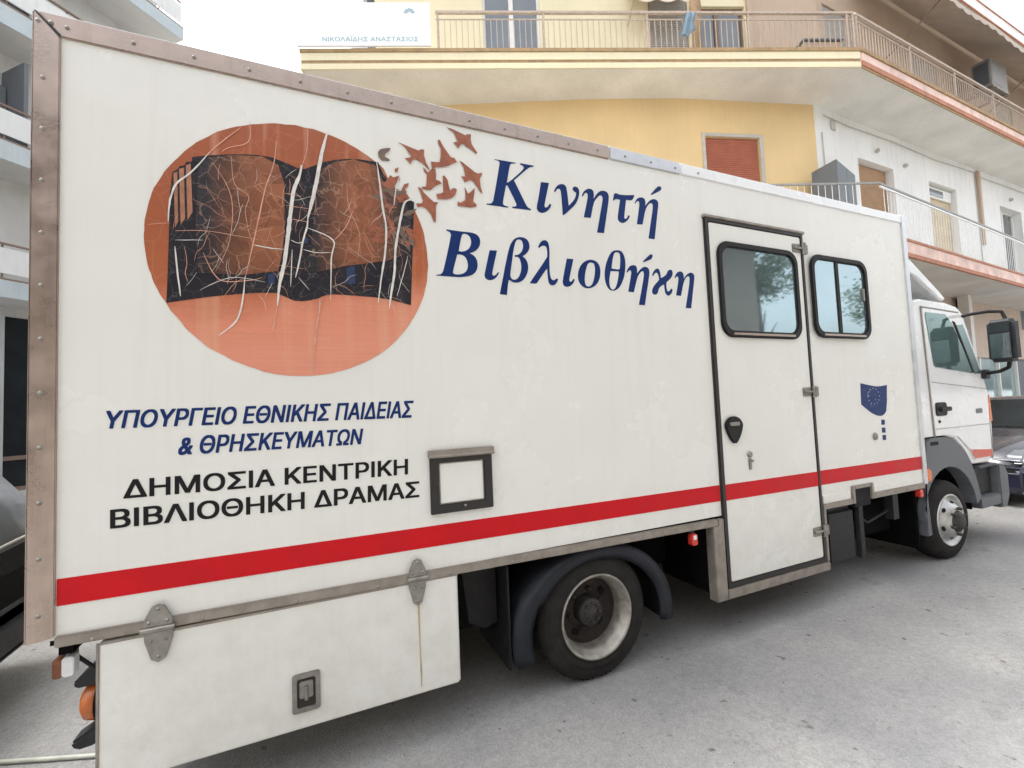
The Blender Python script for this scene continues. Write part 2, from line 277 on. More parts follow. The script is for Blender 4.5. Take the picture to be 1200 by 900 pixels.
# ------------------------------------------------------------------ mesh builder
class MB:
    def __init__(s): s.v = []; s.f = []; s.sm = []
    def add(s, vs, fs, smooth=False):
        o = len(s.v); s.v += [tuple(x) for x in vs]; s.f += [tuple(i+o for i in f) for f in fs]; s.sm += [smooth]*len(fs); return s
    def hexa(s, p):     # 8 corners: bottom ring 0-3, top ring 4-7
        return s.add(p, [(3, 2, 1, 0), (4, 5, 6, 7), (0, 1, 5, 4), (1, 2, 6, 5), (2, 3, 7, 6), (3, 0, 4, 7)])
    def box(s, x0, x1, y0, y1, z0, z1):
        return s.hexa([(x0, y0, z0), (x1, y0, z0), (x1, y1, z0), (x0, y1, z0), (x0, y0, z1), (x1, y0, z1), (x1, y1, z1), (x0, y1, z1)])
    def prism(s, poly, y0, y1, axis=1):
        """poly in (x,z), extruded along y (axis=1); axis=2: poly in (x,y) along z"""
        n = len(poly)
        P = (lambda a, t: (a[0], t, a[1])) if axis == 1 else (lambda a, t: (a[0], a[1], t))
        vs = [P(a, y0) for a in poly] + [P(a, y1) for a in poly]
        fs = [tuple(range(n)), tuple(range(2*n-1, n-1, -1))] + [(i, i+n, (i+1) % n+n, (i+1) % n) for i in range(n)]
        return s.add(vs, fs)
    def tube(s, pts, r, n=10, caps=True):
        pts = [Vector(q) for q in pts]; rs = r if isinstance(r, (list, tuple)) else [r]*len(pts)
        vs = []; fs = []; prev = None
        for i, q in enumerate(pts):
            d = (pts[min(i+1, len(pts)-1)] - pts[max(i-1, 0)]).normalized()
            a = (prev - d*prev.dot(d)) if prev else d.orthogonal()
            a.normalize(); b = d.cross(a); prev = a
            vs += [q + (a*math.cos(6.28318*k/n) + b*math.sin(6.28318*k/n))*rs[i] for k in range(n)]
        for i in range(len(pts)-1):
            for k in range(n):
                fs.append((i*n+k, i*n+(k+1) % n, (i+1)*n+(k+1) % n, (i+1)*n+k))
        s.add(vs, fs, True)
        if caps: s.add(vs[:n], [tuple(range(n-1, -1, -1))]); s.add(vs[-n:], [tuple(range(n))])
        return s
    def lathe(s, c, prof, n=48, axis=1, closed=False):
        """prof: (radius, offset along axis) revolved round an axis through c"""
        vs = []; fs = []; m = len(prof)
        for k in range(n):
            a = 6.28318530718*k/n
            for r, h in prof:
                u, v_ = r*math.cos(a), r*math.sin(a)
                vs.append((c[0]+u, c[1]+h, c[2]+v_) if axis == 1 else (c[0]+u, c[1]+v_, c[2]+h) if axis == 2 else (c[0]+h, c[1]+u, c[2]+v_))
        for k in range(n):
            for i in range(m-1 if not closed else m):
                j = (i+1) % m
                fs.append((k*m+i, ((k+1) % n)*m+i, ((k+1) % n)*m+j, k*m+j))
        return s.add(vs, fs, True)
    def build(s, name, m, parent=None, bevel=0, off=(0, 0, 0), seg=2, fixn=True):
        me = bpy.data.meshes.new(name)
        me.from_pydata([(a[0]-off[0], a[1]-off[1], a[2]-off[2]) for a in s.v], [], s.f)
        me.polygons.foreach_set('use_smooth', s.sm); me.materials.append(m)
        if fixn:
            bm = bmesh.new(); bm.from_mesh(me); bmesh.ops.recalc_face_normals(bm, faces=bm.faces)
            if bevel:
                es = [e for e in bm.edges if len(e.link_faces) == 2 and e.calc_face_angle(0) > .5]
                bmesh.ops.bevel(bm, geom=es, offset=bevel, segments=seg, affect='EDGES', clamp_overlap=True)
            bm.to_mesh(me); bm.free()
        o = bpy.data.objects.new(name, me); COL.objects.link(o)
        if parent is not None: o.parent = parent
        return o
def thing(name, label, cat, loc=(0, 0, 0), rz=0, group=None):
    o = bpy.data.objects.new(name, None); COL.objects.link(o); o.location = loc; o.rotation_euler = (0, 0, rz)
    o.empty_display_size = .3
    o['label'] = label; o['category'] = cat
    if group: o['group'] = group
    return o
def tag(o, label, cat, group=None):
    o['label'] = label; o['category'] = cat
    if group: o['group'] = group
    return o
def structure(o): o['kind'] = 'structure'; return o
def rrect(x0, x1, z0, z1, r, n=5):
    out = []
    for cx, cz, a0 in ((x1-r, z0+r, -90), (x1-r, z1-r, 0), (x0+r, z1-r, 90), (x0+r, z0+r, 180)):
        for k in range(n+1):
            a = R(a0+90*k/n); out.append((cx+r*math.cos(a), cz+r*math.sin(a)))
    return out
def ring(mb, outer, inner, y0, y1):
    n = len(outer); vs = []
    for y in (y0, y1):
        vs += [(a[0], y, a[1]) for a in outer] + [(a[0], y, a[1]) for a in inner]
    fs = []
    for i in range(n):
        j = (i+1) % n
        fs += [(i, j, n+j, n+i), (2*n+i, 3*n+i, 3*n+j, 2*n+j), (i, 2*n+i, 2*n+j, j), (n+i, n+j, 3*n+j, 3*n+i)]
    return mb.add(vs, fs)
def chaikin(poly):
    out = []; n = len(poly)
    for i in range(n):
        a, b, c = Vector(poly[i-1]), Vector(poly[i]), Vector(poly[(i+1) % n])
        u, v = b-a, c-b
        if u.length < 1e-6 or v.length < 1e-6: out.append(tuple(b)); continue
        if u.angle(v) < R(62): out += [tuple(b-u*.25), tuple(b+v*.25)]
        else: out.append(tuple(b))
    return out
def decal(polys, y, th=.0012):
    """filled flat outline(s) with holes -> thin vinyl film; polys = [outer, hole, hole...] in (x,z)"""
    cu = bpy.data.curves.new('film', 'CURVE'); cu.dimensions = '2D'; cu.fill_mode = 'BOTH'; cu.extrude = th/2
    for pl in polys:
        sp = cu.splines.new('POLY'); sp.points.add(len(pl)-1); sp.use_cyclic_u = True
        for i, a in enumerate(pl): sp.points[i].co = (a[0], a[1], 0, 1)
    o = bpy.data.objects.new('film', cu); COL.objects.link(o)
    dg = bpy.context.evaluated_depsgraph_get(); me = o.evaluated_get(dg).to_mesh()
    mb = MB(); mb.add([(v.co.x, y-v.co.z, v.co.y) for v in me.vertices], [tuple(p.vertices) for p in me.polygons])
    o.evaluated_get(dg).to_mesh_clear(); bpy.data.objects.remove(o); bpy.data.curves.remove(cu)
    return mb
def text_mesh(body, shear=0, bold=.0, th=.001):
    """built-in sans lettering, each contour filled on its own (the font's strokes overlap);
    weight comes from shifted copies stacked a hair apart"""
    cu = bpy.data.curves.new('lettering', 'FONT'); cu.body = body; cu.shear = shear
    o = bpy.data.objects.new('lettering', cu); COL.objects.link(o)
    dg = bpy.context.evaluated_depsgraph_get(); cv = o.to_curve(dg); loops = []
    def cub(p0, p1, p2, p3, n):
        return [((1-t)**3*p0+3*(1-t)**2*t*p1+3*(1-t)*t*t*p2+t**3*p3) for t in [i/n for i in range(n)]]
    for sp in cv.splines:
        B_ = sp.bezier_points; segs = []
        for i in range(len(B_)):
            p_, q = B_[i], B_[(i+1) % len(B_)]
            st_ = (p_.handle_right-p_.co).cross(q.co-p_.co).length < 1e-5 and (q.handle_left-p_.co).cross(q.co-p_.co).length < 1e-5
            segs.append([v.copy() for v in cub(p_.co, p_.handle_right, q.handle_left, q.co, 1 if st_ else 6)])
        if len(B_) == 20 and abs(B_[18].co.y-B_[0].co.y) > .3 and abs(B_[9].co.y-B_[8].co.y) < .01:      # rho: its bowl crosses its own stem
            stem, foot = B_[18].co, B_[19].co
            k_ = (stem-foot)/(stem.y-foot.y)
            on = lambda y: foot+k_*(y-foot.y)
            loops.append([v for g_ in segs[:8] for v in g_]+[B_[8].co.copy(), on(B_[8].co.y), foot.copy()])
            loops.append([on(B_[10].co.y)]+[v for g_ in segs[11:17] for v in g_]+[B_[17].co.copy(), stem.copy()])
        else: loops.append([v for g_ in segs for v in g_])
    o.to_curve_clear(); bpy.data.objects.remove(o); bpy.data.curves.remove(cu)
    loops = [[(v.x, v.y) for v in l] for l in loops]
    def inside(pt, l):
        c = False
        for i in range(len(l)):
            (x0, y0_), (x1, y1) = l[i-1], l[i]
            if (y0_ > pt[1]) != (y1 > pt[1]) and pt[0] < (x1-x0)*(pt[1]-y0_)/(y1-y0_)+x0: c = not c
        return c
    hole = {}
    for i, l in enumerate(loops):
        for j, m_ in enumerate(loops):
            if i != j and all(inside(q, m_) for q in l): hole[i] = j
    vs, fs = [], []; v0, f0 = [], []
    for i, l in enumerate(loops):
        if i in hole and hole[i] not in hole and not is_bar(l): continue
        d_ = decal([l]+[loops[k] for k, j in hole.items() if j == i and not is_bar(loops[k])], 0, .001); n = len(v0)
        v0 += [Vector((x, z, -y+(i % 5)*.00002)) for x, y, z in d_.v]; f0 += [tuple(q+n for q in f) for f in d_.f]
    sh = [(0, 0)] if not bold else [(-bold, -bold*.6), (bold, -bold*.6), (-bold, bold*.6), (bold, bold*.6), (0, 0)]
    for k, (dx, dy) in enumerate(sh):
        n = len(vs); vs += [v+Vector((dx, dy, k*.00012)) for v in v0]; fs += [tuple(i+n for i in f) for f in f0]
    return vs, fs
def is_bar(l):      # the free-standing bar of a theta is a filled contour, not a hole
    xs = [q[0] for q in l]; ys = [q[1] for q in l]; return len(l) <= 5 and (max(ys)-min(ys)) < .12
def text_quad(body, quad, shear, bold, y, out=-1, th=.0012):
    """lettering whose bounding box fills the quad (bl, br, tr, tl) given in (x,z) on the plane y"""
    vs, fs = text_mesh(body, shear, bold)
    x0 = min(v.x for v in vs); x1 = max(v.x for v in vs); y0 = min(v.y for v in vs); y1 = max(v.y for v in vs); zmax = max(v.z for v in vs) or 1
    bl, br, tr, tl = [Vector(q) for q in quad]; mb = MB(); o = []
    for v in vs:
        s, t = (v.x-x0)/(x1-x0), (v.y-y0)/(y1-y0)
        q = (bl*(1-s)+br*s)*(1-t) + (tl*(1-s)+tr*s)*t
        o.append((q.x, y - (v.z/zmax)*th/2, q.y))
    return mb.add(o, fs)

GLYPHS = [[[(0.9944,3.1201),(1.1289,3.1236),(1.1249,3.1173),(1.1026,3.1145),(1.0935,3.108),(1.0868,3.0895),(1.0664,2.9934),(1.0789,2.9955),(1.1717,3.0842),(1.1824,3.1036),(1.1784,3.1133),(1.1584,3.118),(1.1573,3.1261),(1.2498,3.1279),(1.2456,3.12),(1.2224,3.1144),(1.1947,3.0918),(1.1112,3.0126),(1.1195,3.0023),(1.1809,2.8842),(1.1949,2.862),(1.2172,2.8549),(1.2153,2.8476),(1.0961,2.8443),(1.095,2.8523),(1.1127,2.8549),(1.1218,2.8617),(1.1225,2.8755),(1.0686,2.9766),(1.0598,2.9752),(1.0349,2.8693),(1.0365,2.856),(1.047,2.8508),(1.0686,2.8485),(1.0669,2.8421),(0.9334,2.8407),(0.9337,2.8474),(0.9547,2.8492),(0.9676,2.8558),(0.9768,2.874),(1.0257,3.0988),(1.024,3.1108),(1.0157,3.116),(0.9957,3.1156)]],[[(1.2938,3.0338),(1.3488,3.0374),(1.3101,2.8964),(1.3109,2.8824),(1.3185,2.8779),(1.333,2.8856),(1.3484,2.9077),(1.3576,2.9034),(1.3484,2.8794),(1.3252,2.8562),(1.2972,2.8417),(1.274,2.8434),(1.257,2.8571),(1.2583,2.8817),(1.2705,2.9257)]],[[(1.3814,2.9927),(1.3973,3.0204),(1.4159,3.0379),(1.4432,3.0475),(1.4649,3.0424),(1.4744,3.0222),(1.4823,2.9146),(1.5244,2.9572),(1.5395,2.9888),(1.5423,3.0076),(1.5276,3.0125),(1.5164,3.0217),(1.519,3.0367),(1.5337,3.0465),(1.5544,3.044),(1.5645,3.0295),(1.5658,3.0076),(1.5543,2.9691),(1.5311,2.9291),(1.496,2.8949),(1.4529,2.8563),(1.4362,2.8468),(1.4321,2.9937),(1.4249,3.0105),(1.4146,3.0139),(1.4004,3.0044),(1.389,2.9853)]],[[(1.5824,2.9943),(1.5983,3.0245),(1.6207,3.0423),(1.6426,3.0502),(1.664,3.0474),(1.674,3.0335),(1.6746,3.0087),(1.6711,2.9864),(1.695,3.0212),(1.7221,3.0462),(1.7521,3.0541),(1.7778,3.0501),(1.7914,3.0301),(1.7898,3.0045),(1.7818,2.9623),(1.7379,2.7717),(1.6845,2.7683),(1.7356,2.9681),(1.7426,2.9973),(1.7386,3.0155),(1.7278,3.0201),(1.7127,3.0134),(1.6909,2.9894),(1.6696,2.9613),(1.6418,2.8584),(1.5898,2.8557),(1.6239,2.9761),(1.6291,3.0047),(1.6248,3.0164),(1.6158,3.0192),(1.6047,3.0132),(1.5907,2.9907)]],[[(1.8378,3.0501),(1.857,3.0531),(1.8719,3.0472),(1.9182,3.0499),(1.9813,3.0598),(2.0014,3.0649),(1.9963,3.0492),(1.983,3.0276),(1.9669,3.0219),(1.9301,3.0196),(1.9068,2.9039),(1.9075,2.8912),(1.9189,2.8882),(1.9311,2.8976),(1.9401,2.9161),(1.9518,2.9165),(1.951,2.9035),(1.9339,2.8819),(1.9135,2.8664),(1.8937,2.8574),(1.8709,2.8595),(1.8564,2.8716),(1.8539,2.8903),(1.8598,2.9229),(1.881,3.0121),(1.8545,3.0144),(1.8389,3.0089),(1.8268,2.9975),(1.8235,3.0034),(1.8314,3.0332)]],[[(1.9998,3.0074),(2.0195,3.0397),(2.0403,3.0527),(2.0647,3.0578),(2.083,3.054),(2.0918,3.0409),(2.0915,3.0145),(2.0872,2.9994),(2.1068,3.0234),(2.1331,3.0485),(2.1629,3.0616),(2.1877,3.0608),(2.2034,3.0478),(2.2041,3.0245),(2.1939,2.9764),(2.1543,2.7793),(2.1012,2.7784),(2.1418,2.9426),(2.1562,3.0042),(2.1543,3.0238),(2.1466,3.0306),(2.1315,3.0271),(2.1123,3.0097),(2.087,2.9744),(2.0569,2.8689),(2.0088,2.8647),(2.0293,2.9531),(2.0411,3.007),(2.0383,3.0249),(2.0266,3.0277),(2.0141,3.0193),(2.0067,3.0052)]],[[(2.1482,3.086),(2.1428,3.0918),(2.1894,3.1392),(2.209,3.1558),(2.2287,3.1624),(2.2408,3.1543),(2.2378,3.137),(2.2174,3.1236)]],[[(0.6898,2.666),(0.7791,2.6637),(0.8291,2.666),(0.8626,2.6603),(0.8817,2.6434),(0.8863,2.6167),(0.8796,2.5914),(0.8617,2.5677),(0.8358,2.5515),(0.8188,2.546),(0.8436,2.5361),(0.8596,2.516),(0.8652,2.4868),(0.8601,2.4566),(0.8422,2.4308),(0.811,2.4148),(0.7694,2.4061),(0.7421,2.404),(0.6253,2.4034),(0.6265,2.4087),(0.6438,2.4101),(0.6572,2.418),(0.6675,2.4398),(0.7154,2.6319),(0.7132,2.6476),(0.7054,2.6546),(0.6911,2.6582)],[(0.7756,2.6444),(0.7898,2.6542),(0.8118,2.6515),(0.8253,2.6395),(0.8317,2.6186),(0.8291,2.594),(0.817,2.5711),(0.7943,2.5553),(0.7748,2.5495),(0.7557,2.5512)],[(0.7468,2.5317),(0.7687,2.5339),(0.7904,2.5254),(0.8034,2.5052),(0.8078,2.4761),(0.8012,2.4488),(0.7868,2.4315),(0.7617,2.4204),(0.7372,2.4184),(0.7212,2.4207),(0.7172,2.4309)]],[[(0.9402,2.5749),(0.9858,2.578),(0.9511,2.4481),(0.9505,2.4343),(0.9589,2.4285),(0.9738,2.4363),(0.9862,2.4527),(0.9931,2.4489),(0.9841,2.4316),(0.967,2.4138),(0.9433,2.4021),(0.9232,2.4021),(0.9064,2.4117),(0.9032,2.4304),(0.9114,2.4638)]],[[(0.9924,2.3251),(1.0429,2.531),(1.0643,2.6059),(1.0808,2.6386),(1.1032,2.6637),(1.1344,2.6759),(1.1683,2.6741),(1.1894,2.6594),(1.1975,2.6317),(1.1931,2.6054),(1.173,2.5777),(1.1474,2.5609),(1.1684,2.5459),(1.1813,2.5187),(1.1809,2.4846),(1.17,2.4524),(1.1501,2.4226),(1.1215,2.4035),(1.094,2.3986),(1.073,2.4026),(1.0585,2.4126),(1.0493,2.4092),(1.0365,2.3224)],[(1.1088,2.6531),(1.1306,2.6612),(1.1488,2.6548),(1.1555,2.6271),(1.1492,2.598),(1.1328,2.5764),(1.117,2.5663),(1.0973,2.5627),(1.0969,2.5531),(1.1195,2.5542),(1.131,2.5395),(1.1374,2.5062),(1.134,2.472),(1.1201,2.4371),(1.101,2.4187),(1.0796,2.4143),(1.0651,2.4271),(1.0631,2.4492),(1.075,2.5117),(1.091,2.5975)]],[[(1.1897,2.4086),(1.3088,2.5653),(1.3149,2.5834),(1.3145,2.6124),(1.3111,2.6342),(1.2965,2.6408),(1.2803,2.6379),(1.267,2.6295),(1.2615,2.6213),(1.2542,2.6281),(1.2649,2.6506),(1.2785,2.6667),(1.2983,2.6759),(1.3176,2.6723),(1.3277,2.6547),(1.3308,2.6142),(1.3258,2.5437),(1.3248,2.4739),(1.3298,2.4453),(1.3409,2.4334),(1.3573,2.4347),(1.3677,2.4454),(1.3809,2.4447),(1.3767,2.4286),(1.3625,2.41),(1.3423,2.3998),(1.3231,2.4042),(1.3129,2.4208),(1.3098,2.4611),(1.3087,2.5015),(1.2882,2.4795),(1.2369,2.4105),(1.2314,2.4032),(1.1894,2.4029)]],[[(1.4495,2.5761),(1.4972,2.5778),(1.46,2.4497),(1.4607,2.4379),(1.4671,2.4313),(1.4812,2.4395),(1.4901,2.4533),(1.4988,2.4498),(1.4908,2.4284),(1.4692,2.4078),(1.445,2.3984),(1.4218,2.4026),(1.4125,2.4166),(1.4138,2.4402),(1.4309,2.5064)]],[[(1.6218,2.5868),(1.6573,2.5841),(1.6849,2.5653),(1.6957,2.5295),(1.6909,2.4862),(1.6739,2.4451),(1.6434,2.4155),(1.5999,2.3992),(1.5617,2.4037),(1.5319,2.4285),(1.5224,2.4665),(1.5297,2.509),(1.5529,2.5501),(1.5858,2.5755)],[(1.6243,2.5688),(1.6476,2.5649),(1.6559,2.5382),(1.6501,2.4889),(1.6342,2.4391),(1.6151,2.4165),(1.5936,2.4108),(1.5766,2.4198),(1.5712,2.4464),(1.5776,2.495),(1.5946,2.5448),(1.6076,2.563)]],[[(1.8278,2.6693),(1.8647,2.6689),(1.8855,2.6464),(1.8963,2.6074),(1.8929,2.5578),(1.8817,2.5016),(1.8575,2.4508),(1.8294,2.4153),(1.7917,2.3964),(1.7561,2.4024),(1.7363,2.4298),(1.7247,2.4709),(1.7281,2.5252),(1.742,2.5746),(1.7668,2.6253),(1.7942,2.6585)],[(1.812,2.6512),(1.838,2.6569),(1.8545,2.6494),(1.8572,2.6129),(1.8494,2.5509),(1.8414,2.5411),(1.7832,2.5432),(1.7865,2.5726),(1.7992,2.6225)],[(1.7734,2.5261),(1.837,2.5297),(1.8383,2.5164),(1.8251,2.4606),(1.8078,2.4199),(1.7886,2.4047),(1.7708,2.4083),(1.7599,2.4285),(1.7588,2.4676)]],[[(1.9,2.5308),(1.917,2.56),(1.937,2.5772),(1.964,2.5828),(1.9827,2.5783),(1.9891,2.5601),(1.9869,2.5288),(2.016,2.5594),(2.0444,2.5776),(2.0719,2.58),(2.0905,2.5659),(2.0924,2.5376),(2.0812,2.4926),(2.0374,2.3176),(1.9874,2.318),(2.0333,2.4764),(2.0462,2.5275),(2.0421,2.546),(2.0306,2.5481),(2.0144,2.5374),(1.9875,2.504),(1.9512,2.3991),(1.9061,2.4005),(1.9383,2.5186),(1.9398,2.5403),(1.9311,2.5458),(1.9194,2.5404),(1.9073,2.5271)]],[[(2.0427,2.6088),(2.0417,2.6163),(2.0891,2.6543),(2.1059,2.6687),(2.1243,2.6706),(2.1289,2.6583),(2.1155,2.6379),(2.0909,2.626)]],[[(2.1137,2.5268),(2.1294,2.5566),(2.1507,2.5743),(2.171,2.5774),(2.1834,2.5612),(2.1879,2.5137),(2.2112,2.5219),(2.2415,2.5437),(2.2515,2.5671),(2.2688,2.5783),(2.2911,2.577),(2.2979,2.5581),(2.2903,2.5347),(2.2677,2.5103),(2.2372,2.4887),(2.2324,2.4787),(2.2335,2.4403),(2.2405,2.4247),(2.257,2.4258),(2.2707,2.4428),(2.2809,2.4468),(2.2868,2.4375),(2.2767,2.4142),(2.2546,2.3955),(2.2341,2.3955),(2.2192,2.4137),(2.2152,2.4454),(2.2138,2.4709),(2.1819,2.4558),(2.1627,2.4354),(2.1562,2.4127),(2.1414,2.3959),(2.1174,2.3944),(2.1048,2.4062),(2.1083,2.4316),(2.1303,2.4616),(2.1705,2.4964),(2.1736,2.5062),(2.1677,2.5344),(2.1606,2.5465),(2.1446,2.5471),(2.1317,2.5346),(2.1229,2.5224)]],[[(2.3104,2.5266),(2.3296,2.5575),(2.3518,2.5724),(2.3774,2.5746),(2.3934,2.5628),(2.3973,2.5369),(2.3945,2.5235),(2.4228,2.5554),(2.4544,2.5732),(2.4805,2.5734),(2.4967,2.5581),(2.4945,2.5313),(2.4462,2.3169),(2.3965,2.3176),(2.4425,2.4811),(2.4507,2.5279),(2.4477,2.5442),(2.435,2.5465),(2.4168,2.5351),(2.3929,2.5037),(2.3591,2.4001),(2.3156,2.4019),(2.3471,2.5133),(2.3461,2.5327),(2.3365,2.5385),(2.3259,2.5324),(2.3168,2.5226)]]]
BIRDS = [[(0.7097,3.2468),(0.7415,3.2445),(0.7913,3.2318),(0.8201,3.2236),(0.8292,3.2327),(0.8536,3.2365),(0.8489,3.2102),(0.8551,3.1789),(0.8726,3.1535),(0.8867,3.1346),(0.879,3.1273),(0.8538,3.1462),(0.8177,3.1605),(0.8072,3.1727),(0.7888,3.1654),(0.7748,3.1376),(0.7652,3.1499),(0.7458,3.1672),(0.7748,3.1768),(0.7646,3.1925),(0.7582,3.2125),(0.748,3.2282),(0.7235,3.2385)],[(0.4391,3.106),(0.4648,3.1005),(0.5168,3.0879),(0.5498,3.0808),(0.5635,3.0918),(0.5803,3.0917),(0.5773,3.0601),(0.5881,3.0208),(0.6074,2.9865),(0.5972,2.9881),(0.5711,3.0142),(0.548,3.0236),(0.5316,3.0321),(0.5147,3.0207),(0.5009,2.9964),(0.4915,3.0129),(0.4723,3.0228),(0.502,3.0332),(0.5102,3.0437),(0.493,3.0607),(0.4837,3.0792),(0.4614,3.095)],[(0.6579,3.1631),(0.6697,3.1656),(0.6881,3.1307),(0.7082,3.1052),(0.7284,3.0788),(0.7497,3.0779),(0.7647,3.0574),(0.7415,3.0481),(0.7124,3.0265),(0.677,3.013),(0.6422,3.0067),(0.6282,2.9972),(0.6209,2.9855),(0.6157,3.0329),(0.6431,3.0346),(0.664,3.0385),(0.6707,3.0712),(0.6736,3.1173),(0.6605,3.1391)],[(0.5704,2.9935),(0.5835,2.9822),(0.5966,2.9673),(0.6036,2.9755),(0.6177,2.9918),(0.6384,2.9956),(0.6409,2.9683),(0.6397,2.9335),(0.6569,2.9329),(0.6724,2.9196),(0.6491,2.9074),(0.6317,2.8976),(0.6104,2.8735),(0.5866,2.8696),(0.5632,2.8727),(0.5602,2.8824),(0.5838,2.8863),(0.5882,2.9178),(0.5915,2.9561),(0.5764,2.9706)],[(0.6788,2.9645),(0.6893,2.9664),(0.706,2.9448),(0.7118,2.9108),(0.7179,2.8838),(0.7363,2.9043),(0.754,2.9037),(0.7572,2.8936),(0.7455,2.8672),(0.7271,2.8468),(0.6986,2.8355),(0.6464,2.8275),(0.6384,2.8539),(0.6648,2.8615),(0.679,2.8707),(0.679,2.9124)],[(0.778,3.0691),(0.7993,3.0603),(0.8349,3.0383),(0.8708,3.0161),(0.8893,3.0136),(0.9083,3.0227),(0.9116,3.0124),(0.8955,2.9843),(0.899,2.9417),(0.9093,2.9001),(0.8961,2.9052),(0.8681,2.9473),(0.8468,2.9688),(0.8321,2.9663),(0.8059,2.9476),(0.7958,2.9672),(0.7855,2.9796),(0.8109,2.9826),(0.8047,3.0114),(0.802,3.0359),(0.7848,3.0576)],[(0.8028,2.9222),(0.8116,2.9059),(0.8202,2.886),(0.8367,2.8957),(0.8613,2.9247),(0.8631,2.9143),(0.8565,2.8775),(0.8508,2.8445),(0.8708,2.8296),(0.8689,2.8186),(0.8332,2.8085),(0.797,2.8082),(0.7575,2.8059),(0.7606,2.8309),(0.7761,2.8262),(0.8057,2.8483),(0.8059,2.8908)],[(0.5381,2.8788),(0.5566,2.875),(0.5693,2.8532),(0.602,2.8242),(0.6252,2.8071),(0.6493,2.8107),(0.6348,2.788),(0.6334,2.7466),(0.6303,2.6948),(0.6182,2.7001),(0.6059,2.7359),(0.5799,2.7663),(0.5601,2.7736),(0.5333,2.765),(0.5273,2.7857),(0.5573,2.7902),(0.5644,2.8048),(0.5554,2.8374),(0.5494,2.8568)],[(0.4189,2.9558),(0.4403,2.9677),(0.4345,2.9419),(0.4203,2.9394)],[(0.3349,2.8683),(0.3694,2.8774),(0.3956,2.9184),(0.4112,2.9078),(0.4416,2.9231),(0.4448,2.9002),(0.423,2.8765),(0.4095,2.8477),(0.3873,2.8441),(0.3687,2.8509)],[(0.4406,2.8194),(0.4649,2.8801),(0.4912,2.8913),(0.4874,2.8738),(0.4707,2.8576),(0.4764,2.8317),(0.4952,2.8078),(0.4626,2.8028),(0.4461,2.787)]]
BIRD_GREY = [(0.336,3.0298),(0.3489,3.0489),(0.3742,3.0593),(0.4009,3.066),(0.3961,3.0516),(0.3734,3.0305),(0.3698,3.0132),(0.3916,3.0041),(0.3945,2.9946),(0.3536,2.9902),(0.3385,3.0071)]
BOOK = [(-0.5655,2.1869),(-0.5585,2.3789),(-0.5499,2.7624),(-0.5216,2.7858),(-0.5193,2.7989),(-0.4964,2.8074),(-0.4941,2.8221),(-0.4722,2.8291),(-0.4697,2.851),(-0.32,2.8947),(-0.1804,2.9144),(-0.1014,2.8958),(-0.0271,2.8707),(0.0221,2.8985),(0.094,2.9405),(0.2126,2.9744),(0.3357,2.9779),(0.3684,2.9001),(0.4595,2.814),(0.5166,2.792),(0.4999,2.5151),(0.4831,2.2329),(0.3483,2.2629),(0.1673,2.2676),(0.081,2.2668),(0.0243,2.2355),(-0.0578,2.2201),(-0.1107,2.2424),(-0.1496,2.2622),(-0.3616,2.2339)]
PAGE_L = [(-0.4491,2.3263),(-0.4596,2.5293),(-0.4466,2.8166),(-0.4169,2.8569),(-0.32,2.8888),(-0.1935,2.9058),(-0.1284,2.8754),(-0.1029,2.7879),(-0.1055,2.6043),(-0.1141,2.4671),(-0.1353,2.363),(-0.2756,2.3335)]
PAGE_R = [(-0.008,2.3587),(0.0167,2.5893),(0.034,2.7793),(0.0644,2.892),(0.1229,2.9379),(0.2124,2.9678),(0.3195,2.9582),(0.3568,2.8814),(0.4426,2.7944),(0.4983,2.7348),(0.4917,2.5176),(0.3693,2.4605),(0.1705,2.4146)]
STRIPS = [[(-0.5386,2.7644),(-0.5251,2.771),(-0.5223,2.5494),(-0.5337,2.52)],[(-0.5182,2.7864),(-0.5011,2.7952),(-0.4973,2.5667),(-0.5133,2.5365)],[(-0.493,2.808),(-0.4757,2.817),(-0.4697,2.5987),(-0.4882,2.5609)]]
BLUES = [[(0.1673,2.4048),(0.2075,2.418),(0.2085,2.3289),(0.1685,2.3228)],[(-0.1771,2.3417),(-0.1485,2.3515),(-0.1517,2.2992),(-0.1777,2.2899)],[(-0.0311,2.5341),(-0.0064,2.537),(-0.0068,2.5123),(-0.0316,2.5064)]]
